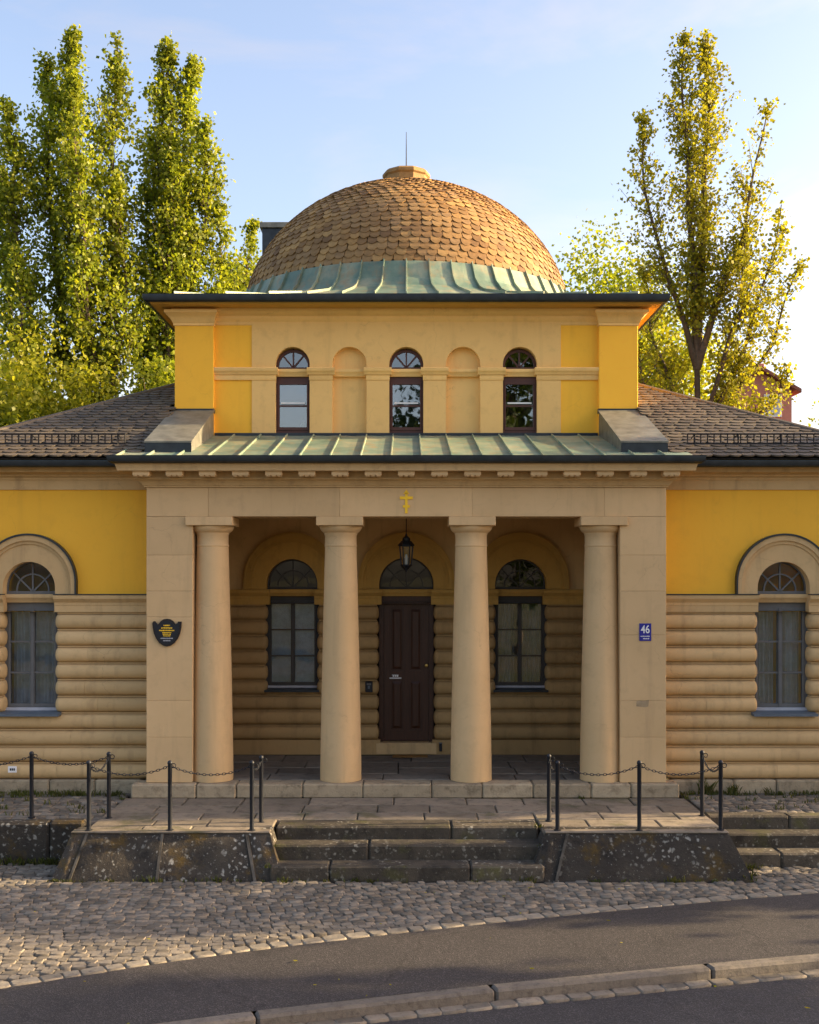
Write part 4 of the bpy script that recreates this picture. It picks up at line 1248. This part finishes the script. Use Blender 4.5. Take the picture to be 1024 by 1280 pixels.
ic = thing_at('intercom', (-.60, YB+.0, 1.09), 'small black doorbell panel beside the door', 'doorbell')
T(ic, 'housing', MB().cbox(-.06, .06, -.035, .05, -.085, .085, .008), M['black_iron'])
T(ic, 'button', MB().cbox(-.018, .018, -.042, -.034, -.03, .02, .004), M['sill_grey'])
T(ic, 'screen', MB().cbox(-.035, .035, -.039, -.034, .03, .06, .002), M['frame_grey'])
bo = thing_at('wall_box', (.55, YB+.0, .12), 'small dark wall box low beside the door threshold', 'wall box')
T(bo, 'housing', MB().cbox(-.022, .022, -.03, .01, -.065, .065, .006), M['black_iron']); T(bo, 'cap', MB().cbox(-.027, .027, -.034, .01, .06, .075, .004), M['frame_grey'])
dm = thing_at('doormat', (.06, 2.24, .0), 'narrow tan coir doormat below the door threshold', 'doormat')
M['coir'] = plain('coir', (.22,.12,.04,1), .95, .1, 0, .3, .8)
T(dm, 'pile', MB().cbox(-.28, .28, -.09, .14, .004, .022, .006), M['coir']); T(dm, 'backing', MB().box(-.29, .29, -.10, .15, .001, .006), M['black_iron'])
m = MB(); n = 14
pts = [(-.085,-.04),(.03,-.052),(.08,-.045),(.088,.02),(.09,.05),(.04,.034),(-.03,.038),(-.08,.03)]
m.add([(x,-.004,z) for x,z in pts]+[(x,.002,z) for x,z in pts], [tuple(range(8)), tuple(range(15,7,-1))]+[(i,(i+1)%8,8+(i+1)%8,8+i) for i in range(8)])
M['patch'] = plain('patch_mortar', (.36,.27,.16,1), .95, .1, 0, .3, .9)
P('mortar_patch', m, M['patch']).location = (3.28, 0, 1.10)

def bottle(x, z, h, r, col, label, y=YT+.085+.32):
    b = thing_at('bottle', (x, y, z), label, 'bottle')
    T(b, 'body', MB().lathe(0, 0, [(r*.9,0),(r,.01),(r,h*.55),(r*.8,h*.66),(r*.35,h*.76),(r*.35,h*.9)], 12), col, 40)
    T(b, 'cap', MB().lathe(0, 0, [(r*.42,h*.88),(r*.42,h)], 10), M['white_paint'])
M['yellow_plastic'] = plain('yellow_plastic', (.75,.55,.06,1), .4, .5); M['cream_plastic'] = plain('cream_plastic', (.75,.66,.36,1), .4, .5)
bottle(-1.66, 5.186, .19, .045, M['cream_plastic'], 'cream bottle in the upper window on the plaque side')
bottle(.16, 5.186, .20, .045, M['yellow_plastic'], 'yellow bottle in the middle upper window')
def dial(x, label, mat):
    c = thing_at('ornament', (x, YT+.085+.32, 5.186), label, 'ornament')
    m = MB(); m.lathe(0, 0, [(.002,-.02),(.055,-.02),(.062,0),(.055,.02),(.002,.02)], 16)
    T(c, 'disc', MB().add([(p[0],p[2],p[1]+.075) for p in m.v], m.f), mat); T(c, 'foot', MB().cbox(-.04, .04, -.03, .03, 0, .018, .004), mat)
dial(-.145, 'cream round ornament in the middle upper window', M['cream_plastic'])
dial(1.65, 'yellow round ornament in the upper window above the number sign', M['yellow_plastic'])

# ------------------------------------------------------------------ chain posts and chains
ZT = -.176
POST = mesh_of('pole', MB().lathe(0, 0, [(.026,0),(.026,.795),(.030,.80),(.030,.818),(.024,.828),(.012,.838)], 14), M['black_iron'], 40)
FOOT = mesh_of('foot', MB().lathe(0, 0, [(.045,-.006),(.045,.008),(.028,.014)], 14), M['black_iron'], 40)
EYE = mesh_of('eye', MB().tube([(.026*math.cos(a)+.045, 0, .775+.026*math.sin(a)) for a in [k*math.pi/5 for k in range(11)]], .006, 5), M['black_iron'], 60)
posts = {
 'L0': (-4.75,-1.40,'black chain post on the low wall before the plaque wing'),
 'L1': (-3.76,-1.44,'black chain post at the rear outer corner of the terrace, plaque side'),
 'L2': (-3.80,-2.21,'black chain post at the outer front corner of the plaque-side retaining wall'),
 'L3': (-2.83,-2.21,'black chain post midway along the plaque-side retaining wall'),
 'L4': (-1.85,-2.21,'black chain post at the step end of the plaque-side retaining wall'),
 'L5': (-1.80,-1.72,'black chain post set back beside the top step, plaque side'),
 'R0': (1.78,-1.62,'black chain post set back beside the top step, number-sign side'),
 'R1': (1.81,-2.21,'black chain post at the step end of the number-sign-side retaining wall'),
 'R2': (2.79,-2.21,'black chain post midway along the number-sign-side retaining wall'),
 'R3': (3.77,-1.32,'black chain post at the rear outer corner of the terrace, number-sign side'),
 'R4': (3.77,-2.19,'black chain post at the outer front corner of the number-sign-side retaining wall'),
}
for k, (x, y, lab) in posts.items():
    z = ZT if y < -2.1 else -.19
    p = thing_at('chain_post', (x, y, z), lab, 'post', 'black posts carrying chains around the terrace')
    link('pole', POST, p); link('foot', FOOT, p); link('eye', EYE, p)
    posts[k] = (x, y, z)
posts['LX'] = (-6.3, -1.40, -.19)
def chain(a, b, sag, label):
    A = Vector(posts[a]) + Vector((0,0,.775)); Bv = Vector(posts[b]) + Vector((0,0,.775))
    mid = (A+Bv)/2; L = (Bv-A).length; m = MB()
    cnt = int(L*1.08/.042); prev = None
    def pt(u): return A.lerp(Bv, u) - Vector((0,0,sag*4*u*(1-u)))
    for i in range(cnt):
        p, q = pt(i/cnt)-mid, pt((i+1)/cnt)-mid; c = (p+q)/2; d = (q-p).normalized()
        side = d.cross(Vector((0,0,1))).normalized(); up = side.cross(d)
        w = side if i % 2 else up
        hl, hw = (q-p).length*.66, .0125
        pts = [c + d*(hl*math.cos(t)) + w*(hw*math.sin(t)) for t in [k*math.pi/4 for k in range(9)]]
        m.tube(pts, .0042, 4)
    o = obj('chain', m, M['black_iron'], None, 60); o.location = mid
    return tag(o, label, 'chain', 'chains slung between the black posts')
chain('LX','L0',.14,'chain running off along the low wall, with a small white tag')
chain('L0','L1',.10,'chain from the low-wall post to the rear terrace corner post, plaque side')
chain('L1','L2',.12,'short slack chain between the two outer corner posts, plaque side')
chain('L2','L3',.11,'chain along the outer half of the plaque-side retaining wall')
chain('L3','L4',.11,'chain along the inner half of the plaque-side retaining wall')
chain('L4','L5',.08,'short chain beside the top step, plaque side')
chain('R0','R1',.10,'short chain beside the top step, number-sign side')
chain('R1','R2',.11,'chain along the inner half of the number-sign-side retaining wall')
chain('R2','R4',.11,'chain along the outer half of the number-sign-side retaining wall')
chain('R3','R4',.13,'short slack chain between the two outer corner posts, number-sign side')
tg = thing_at('chain_tag', (-4.99,-1.412,.42), 'small white tag hanging on the chain above the low wall', 'tag')
T(tg, 'plate', MB().cbox(-.055, .055, -.004, .004, -.04, .04, .002), M['white_paint'])
T(tg, 'lettering', MB().box(-.03, -.012, -.0065, -.004, -.015, .015).box(-.006, .01, -.0065, -.004, -.015, .015).box(.016, .034, -.0065, -.004, -.015, .015), M['black_iron'])

# ------------------------------------------------------------------ trees
def leaf_mesh(name, C, size, mat, seed=0, up=.2):
    rg = np.random.default_rng(seed); n = len(C)
    d = rg.normal(size=(n,3)); d[:,2] += up; d /= np.linalg.norm(d, axis=1)[:,None]
    r = rg.normal(size=(n,3)); s = np.cross(d, r); s /= np.linalg.norm(s, axis=1)[:,None]
    nn = np.cross(d, s)
    L = (size*rg.uniform(.65, 1.25, n))[:,None]; W = L*.42
    V = np.empty((n,4,3))
    V[:,0] = C - d*L*.5; V[:,1] = C - d*L*.08 + s*W + nn*L*.08; V[:,2] = C + d*L*.5; V[:,3] = C - d*L*.08 - s*W + nn*L*.08
    me = bpy.data.meshes.new(name)
    me.vertices.add(n*4); me.vertices.foreach_set('co', V.reshape(-1))
    me.loops.add(n*4); me.loops.foreach_set('vertex_index', np.arange(n*4, dtype=np.int32))
    me.polygons.add(n); me.polygons.foreach_set('loop_start', np.arange(0, n*4, 4, dtype=np.int32)); me.polygons.foreach_set('loop_total', np.full(n, 4, dtype=np.int32))
    me.update(calc_edges=True); me.materials.append(mat); return me

def curve_pts(ctrl, n):
    P_ = [Vector(c) for c in ctrl]; P_ = [P_[0]*2-P_[1]] + P_ + [P_[-1]*2-P_[-2]]
    res = []; segs = len(P_)-3
    for i in range(n+1):
        u = i/n*segs; k = min(int(u), segs-1); t = u-k
        a, b, c, d = P_[k:k+4]
        res.append(.5*((2*b) + (c-a)*t + (2*a-5*b+4*c-d)*t*t + (3*b-a-3*c+d)*t**3))
    return res

def poplar(label, base, trunk, stems, mat, tw_len, tw_den, leaves, size, seed, start=.12, group='poplars behind the building', spread=.55, rbase=.2):
    rr = random.Random(seed); tr = MB(); C = []
    bx, by = base
    t = empty('poplar_tree', (bx, by, -.86), label, 'tree', group)
    org = Vector((bx, by, -.86))
    tp = curve_pts([(0,0,0)] + [Vector(p)-org for p in trunk], 10)
    tr.tube(tp, [rbase*(1-.45*i/10) for i in range(11)], 8)
    for st in stems:
        ctrl, r0, f = st
        pts = curve_pts([Vector(p)-org for p in ctrl], 22)
        # slight wander
        ph = rr.uniform(0, 6)
        pts = [p + Vector((.08*math.sin(i*.7+ph), .08*math.cos(i*.6+ph), 0))*(i/22) for i, p in enumerate(pts)]
        tr.tube(pts, [max(.012, r0*(1-i/22)**.9+.01) for i in range(23)], 6)
        L = sum((b-a).length for a, b in zip(pts[:-1], pts[1:]))
        for q in range(int(L*tw_den*f)):
            u = start + (1-start)*rr.random()
            i = min(int(u*22), 21); p = pts[i].lerp(pts[i+1], u*22-i); tan = (pts[i+1]-pts[i]).normalized()
            an = rr.uniform(0, 6.283); hor = Vector((math.cos(an), math.sin(an), 0))
            env = min(1, (1-u)*2.6+.22) * min(1, .45+u*1.2)
            ln = tw_len*env*rr.uniform(.45, 1.2)
            dr = (tan*(1-spread) + hor*spread*rr.uniform(.7,1.3) + Vector((0,0,.12))).normalized()
            e = p + dr*ln; mid = p + dr*ln*.5 + Vector((0,0,-.03*ln))
            e2 = e + Vector((0,0,.18*ln))
            if ln > .35: tr.tube([p, mid, e2], [.016, .010, .004], 3)
            for k in range(int(leaves*(.5+ln/tw_len*.7))):
                v = rr.choice((.35,.55,.75,.95,1.0,rr.random())); c = p.lerp(e2, v)
                s = .06 + .075*ln
                C.append((c.x+rr.gauss(0,s), c.y+rr.gauss(0,s), c.z+rr.gauss(0,s*1.1)))
        for k in range(int(30*f)):
            c = pts[-1]; C.append((c.x+rr.gauss(0,.07), c.y+rr.gauss(0,.07), c.z-rr.random()*.7+.08))
    o = link('trunk', mesh_of('trunk', tr, M['bark'], 60, recalc=False), t)
    link('crown', leaf_mesh('crown', np.array(C), size, mat, seed), t)
    return t

Y1 = 14.0
F = (-8.15, Y1, 4.5)
poplar('tall leafy poplar with many upright stems, farthest from the dome', (-8.2, Y1), [(-8.2,Y1,1.5), (-8.15,Y1,3.6)],
  [([F,(-9.5,Y1,8),(-10.05,Y1-.3,12),(-10.25,Y1-.4,14.9)], .11, 1.15),
   ([F,(-9.0,Y1+.4,9),(-9.35,Y1+.3,13),(-9.45,Y1+.2,16.3)], .12, 1.1),
   ([F,(-8.4,Y1,9),(-8.6,Y1,13),(-8.68,Y1,16.9)], .14, 1.45),
   ([F,(-8.0,Y1-.4,8),(-8.2,Y1-.8,11),(-8.35,Y1-.9,15.3)], .1, 1.1),
   ([F,(-7.9,Y1+.5,9),(-7.7,Y1+.4,13),(-7.68,Y1+.3,16.9)], .12, 1.05),
   ([F,(-9.9,Y1+.5,7.5),(-10.6,Y1+.3,11),(-10.75,Y1+.3,13.4)], .09, 1.2),
   ([F,(-10.3,Y1-.5,7),(-11.3,Y1-.5,10),(-11.6,Y1-.5,13.0)], .09, 1.2),
   ([F,(-7.6,Y1-.4,7.5),(-7.3,Y1-.3,9.5),(-7.35,Y1-.2,13.2)], .08, .9),
   ([F,(-10.6,Y1,6),(-12.0,Y1,8.4),(-12.6,Y1,10.5)], .08, 1.1),
   ([F,(-9.0,Y1-.8,6),(-9.6,Y1-1.1,8.5),(-9.8,Y1-1.1,11)], .07, 1.1)],
  M['leaf_poplar'], .92, 13, 40, .115, 21)
F = (-6.8, 15.0, 4.2)
poplar('tall twin-topped poplar standing nearest the tower', (-6.8, 15.0), [(-6.85,15,1.5), (-6.8,15,3.5)],
  [([F,(-6.75,15,9),(-6.6,15,13),(-6.5,15,17.2)], .14, 1.5),
   ([F,(-6.5,15.3,9),(-6.05,15.2,13),(-5.85,15.2,16.8)], .12, 1.4),
   ([F,(-6.2,14.8,8),(-5.5,14.7,11.5),(-5.3,14.7,14.8)], .09, 1.15),
   ([F,(-5.9,15,7),(-5.2,15,9.8),(-4.95,15,12.7)], .08, 1.0),
   ([F,(-5.7,14.6,6.3),(-5.3,14.5,8.0),(-5.0,14.5,10.3)], .07, .9),
   ([F,(-6.4,14.5,7.5),(-6.2,14.3,10.5),(-6.2,14.3,14.0)], .09, 1.1),
   ([F,(-6.9,15.3,7.5),(-7.0,15.3,10.5),(-6.95,15.3,13.5)], .07, .7)],
  M['leaf_poplar'], .95, 13, 40, .115, 22)
F = (-4.75, 18.0, 6.0)
poplar('young slender poplar peeping over the eave beside the chimney', (-4.8, 18), [(-4.8,18,2), (-4.75,18,5)],
  [([F,(-4.7,18,10),(-4.6,18,13.3)], .08, 1.2), ([F,(-5.1,18,9.5),(-5.3,18,11.9)], .06, 1.3), ([F,(-5.5,18.2,8.5),(-5.9,18.2,11.0)], .06, 1.3)],
  M['leaf_poplar'], .7, 12, 30, .115, 23)
Y2 = 12.6
F = (7.25, Y2, 6.2); F2 = (7.22, Y2, 8.0)
poplar('tall sparse golden-leaved poplar with bare upright limbs, behind the wing with the number sign', (7.3, Y2), [(7.3,Y2,2), (7.27,Y2,5), (7.22,Y2,8.0)],
  [([F2,(7.1,Y2,11),(6.95,Y2,13.5),(6.85,Y2,16.2)], .09, 1.0),
   ([F2,(7.4,Y2+.2,11),(7.5,Y2+.2,13.5),(7.55,Y2+.2,16.3)], .10, 1.1),
   ([F2,(6.7,Y2-.2,9.6),(6.05,Y2-.3,11.5),(5.7,Y2-.3,14.1)], .08, .85),
   ([F2,(7.7,Y2-.3,9.8),(8.3,Y2-.4,11.5),(8.8,Y2-.4,14.4)], .085, .9),
   ([F,(8.0,Y2,7.6),(8.7,Y2,9.5),(9.35,Y2,12.1)], .07, .75),
   ([F,(8.2,Y2+.3,7.4),(9.2,Y2+.3,8.8),(9.8,Y2+.3,10.7)], .06, .7),
   ([F,(7.9,Y2-.4,8.6),(8.2,Y2-.5,9.6),(8.25,Y2-.5,11.6)], .06, .6),
   ([F,(6.7,Y2+.4,7.6),(6.2,Y2+.4,9.0),(6.0,Y2+.4,10.6)], .06, .7),
   ([F,(7.8,Y2-.2,6.6),(8.9,Y2-.2,7.0),(9.4,Y2-.2,8.0)], .05, .8),
   ([F,(6.6,Y2-.2,6.8),(5.9,Y2-.2,7.6),(5.6,Y2-.2,8.6)], .05, .8)],
  M['leaf_gold'], .85, 13, 36, .10, 24, start=.14, rbase=.13)

def bushy(name, label, base, z0, z1, rx, ry, n_cl, per, size, mat, seed, group, cl=.38, hollow=.55):
    rr = random.Random(seed); tr = MB(); C = []; bx, by = base
    t = empty(name, (bx, by, -.86), label, 'tree', group)
    zc, hz = (z0+z1)/2+.86, (z1-z0)/2
    tr.tube(curve_pts([(0,0,0),(.08,0,zc*.3),(0,.1,zc)], 8), [.16*(1-.07*i) for i in range(9)], 7)
    for i in range(n_cl):
        while True:
            v = Vector((rr.uniform(-1,1), rr.uniform(-1,1), rr.uniform(-1,1)))
            if hollow < v.length < 1: break
        lump = 1 + .26*math.sin(v.x*6.5+seed*1.7) * math.cos(v.y*4+v.z*3+seed*2)
        c = Vector((v.x*rx*lump, v.y*ry*lump, zc + v.z*hz*lump + (.5*math.sin(v.x*8+seed) if v.z > .3 else 0)*min(1, hz/3)))
        if i % 5 == 0:
            s0 = Vector((0, 0, zc - hz*.6 + rr.random()*hz*.8)); tr.tube([s0, s0.lerp(c,.5)+Vector((0,0,.15)), c], [.045,.025,.008], 4)
        sx = cl*rr.uniform(.6, 1.25)
        for k in range(per):
            C.append((c.x+rr.gauss(0,sx), c.y+rr.gauss(0,sx), c.z+rr.gauss(0,sx*.7)))
    link('trunk', mesh_of('trunk', tr, M['bark'], 60, recalc=False), t)
    link('crown', leaf_mesh('crown', np.array(C), size, mat, seed), t)
    return t
GB = 'broad trees behind the building'
bushy('broadleaf_tree', 'low bright green tree above the wing roof, farthest from the tower', (-9.9, 12.6), 1.5, 8.5, 2.3, 1.8, 230, 110, .125, M['leaf_green'], 31, GB)
bushy('broadleaf_tree', 'low rounded green tree beneath the many-stemmed poplar', (-8.0, 12.4), 1.5, 8.0, 1.7, 1.5, 170, 110, .125, M['leaf_green'], 32, GB)
bushy('broadleaf_tree', 'green tree tucked against the tower behind the plaque-side roof', (-6.1, 13.2), 2.0, 8.2, 1.3, 1.4, 130, 110, .125, M['leaf_poplar'], 33, GB)
bushy('broadleaf_tree', 'bushy tree rising past the eave corner behind the golden poplar', (6.3, 19.0), 3.0, 13.0, 2.5, 1.8, 300, 100, .125, M['leaf_poplar'], 34, GB, .42)
bushy('broadleaf_tree', 'bright bushy tree low behind the golden poplar trunk', (6.9, 14.5), 2.5, 9.6, 2.2, 1.4, 200, 80, .115, M['leaf_green'], 35, GB, .42)
bushy('broadleaf_tree', 'dark green tree before the pink house', (16.6, 26.0), 2.0, 9.3, 1.6, 1.5, 110, 90, .13, M['leaf_green'], 36, GB)
# trees across and along the street: their shade falls over the forecourt and they show in the window glass
GS = 'street trees along the far kerb'
bushy('street_tree', 'broad street tree across the road from the portico', (5.2, -33.0), 2.5, 16.0, 5.4, 3.5, 260, 44, .34, M['leaf_dark'], 41, GS, .7)
bushy('street_tree', 'street tree beside the end of the wing, its shade over the terrace', (14.0, .75), 1.0, 7.4, 2.0, .8, 170, 50, .2, M['leaf_dark'], 42, GS, .24, .0)
bushy('street_tree', 'street tree beside the side steps, its shade over the cobbles', (14.5, -2.15), 1.0, 8.0, 2.0, .95, 120, 50, .2, M['leaf_dark'], 43, GS, .24, .0)
bushy('street_tree', 'street tree at the bend of the road', (17.0, -5.9), 1.0, 9.0, 2.4, 1.6, 210, 50, .22, M['leaf_dark'], 44, GS, .30, .0)

# ------------------------------------------------------------------ distant pink house
hs = empty('house', (22, 46, -.86), 'distant pink house with a sloping roof between the trees', 'house')
M['pink'] = plaster('pink_render', (.46,.19,.14,1), (.42,.17,.125,1), (.3,.13,.1,1), .3)
M['tile_red'] = plain('red_roof_tile', (.20,.075,.05,1), .8, .2, 0, .3, .5)
V = [(-8.0,0,0),(-1.25,0,0),(-1.25,0,13.75),(-3.0,0,14.75),(-8.0,0,11.9),(-8.0,8,0),(-1.25,8,0),(-1.25,8,13.75),(-3.0,8,14.75),(-8.0,8,11.9)]
T(hs, 'wall', MB().add(V, [(0,1,2,3,4),(5,9,8,7,6),(0,5,6,1),(1,6,7,2),(4,3,8,9),(3,2,7,8),(0,4,9,5)]), M['pink'])
def slab(p, q, h=.2): return MB().add([(p[0],-.4,p[1]),(q[0],-.4,q[1]),(q[0],8.4,q[1]),(p[0],8.4,p[1]),(p[0],-.4,p[1]+h),(q[0],-.4,q[1]+h),(q[0],8.4,q[1]+h),(p[0],8.4,p[1]+h)], [(0,1,5,4),(1,2,6,5),(2,3,7,6),(3,0,4,7),(4,5,6,7),(0,3,2,1)])
rf = T(hs, 'roof', slab((-3.0,14.78), (-.85,13.55)), M['tile_red']); T(hs, 'roof', slab((-3.0,14.78), (-8.4,11.7)), M['tile_red'])
T(rf, 'chimney', MB().cbox(-2.75, -2.1, 2, 3, 13.5, 15.55, .03), M['pink'])
for x, z in ((-2.75,12.3), (-5.0,11.0), (-2.75,9.5), (-5.0,8.6)):
    w = T(hs, 'window', MB().box(x, x+.95, -.05, .05, z, z+1.2), M['white_paint']); T(w, 'pane', MB().box(x+.08, x+.44, -.07, -.055, z+.08, z+1.12).box(x+.51, x+.87, -.07, -.055, z+.08, z+1.12), M['sill_white'])

# ------------------------------------------------------------------ weeds and fallen leaves
def weeds(name, label, spots, seed):
    rr = random.Random(seed); m = MB()
    for x, y, z, n, h, sp in spots:
        for k in range(n):
            a = rr.uniform(0, 6.283); b = Vector((x+rr.gauss(0,sp), y+rr.gauss(0,sp*.4), z)); hh = h*rr.uniform(.4,1.2)
            lean = Vector((math.cos(a), math.sin(a), 0))*hh*rr.uniform(.2,.8); w = Vector((-math.sin(a), math.cos(a), 0))*rr.uniform(.004,.011)
            m.add([b-w, b+w, b+lean*.5+Vector((0,0,hh*.7))+w*.8, b+lean+Vector((0,0,hh)), b+lean*.5+Vector((0,0,hh*.7))-w*.8], [(0,1,2,3,4)])
    o = link(name, mesh_of(name, m, M['grass'], recalc=False)); return tag(o, label, None, kind='stuff')
sp = []
rr = random.Random(5)
for k in range(130): sp.append((rr.uniform(-8,-3.95), rr.choice([.26,.1,.2,rr.uniform(-1.3,.2)]), -.215, rr.randint(5,18), .07, .05))
for k in range(50): sp.append((rr.uniform(-8,-4.2), rr.uniform(-1.82,-1.74), -.70, rr.randint(8,22), .10, .06))
for k in range(70): sp.append((rr.uniform(3.9,7), rr.choice([.26,.2,rr.uniform(-.9,.2)]), -.215, rr.randint(4,14), .06, .05))
for x, n, h in ((4.25,40,.2),(4.6,30,.14),(5.1,16,.1)): sp.append((x, .24, -.215, n, h, .05))
for k in range(40): sp.append((rr.uniform(-4.2,4.1), -2.60, -.70, rr.randint(3,12), .05, .03))
for x, y in ((-3.0,-2.6),(-2.2,-2.6),(-1.42,-2.62),(1.40,-2.6),(3.1,-2.6),(3.98,-2.5),(4.2,-2.0),(4.1,-2.35)): sp.append((x, y, -.70, 22, .08, .05))
for x, y, z in ((-1.62,-2.3,-.35),(1.62,-2.3,-.35),(-1.62,-2.58,-.53),(1.62,-1.95,-.2),(-.6,-2.58,-.69),(-3.9,-.2,-.2),(3.83,-.15,-.2),(2.4,-.15,-.2)): sp.append((x, y, z, 14, .05, .03))
weeds('weeds', 'weeds and grass tufts along the wall bases and joints', sp, 6)
rr = random.Random(9); C = []
for k in range(70):
    x = rr.uniform(-5,5.5); y = rr.uniform(-8, -2.7); z = ZG+.02 if y > interp(KERB, x) else ZR+.01
    C.append((x, y, z))
me = leaf_mesh('fallen_leaves', np.array(C), .05, M['leaf_gold'], 3); co = np.empty(len(me.vertices)*3); me.vertices.foreach_get('co', co); co = co.reshape(-1,4,3)
zz = np.array(C)[:,2][:,None]; co[:,:,2] = zz + (co[:,:,2]-zz)*.2; me.vertices.foreach_set('co', co.reshape(-1)); me.update()
tag(link('fallen_leaves', me), 'scattered small fallen yellow leaves on the path and road', None, kind='stuff')
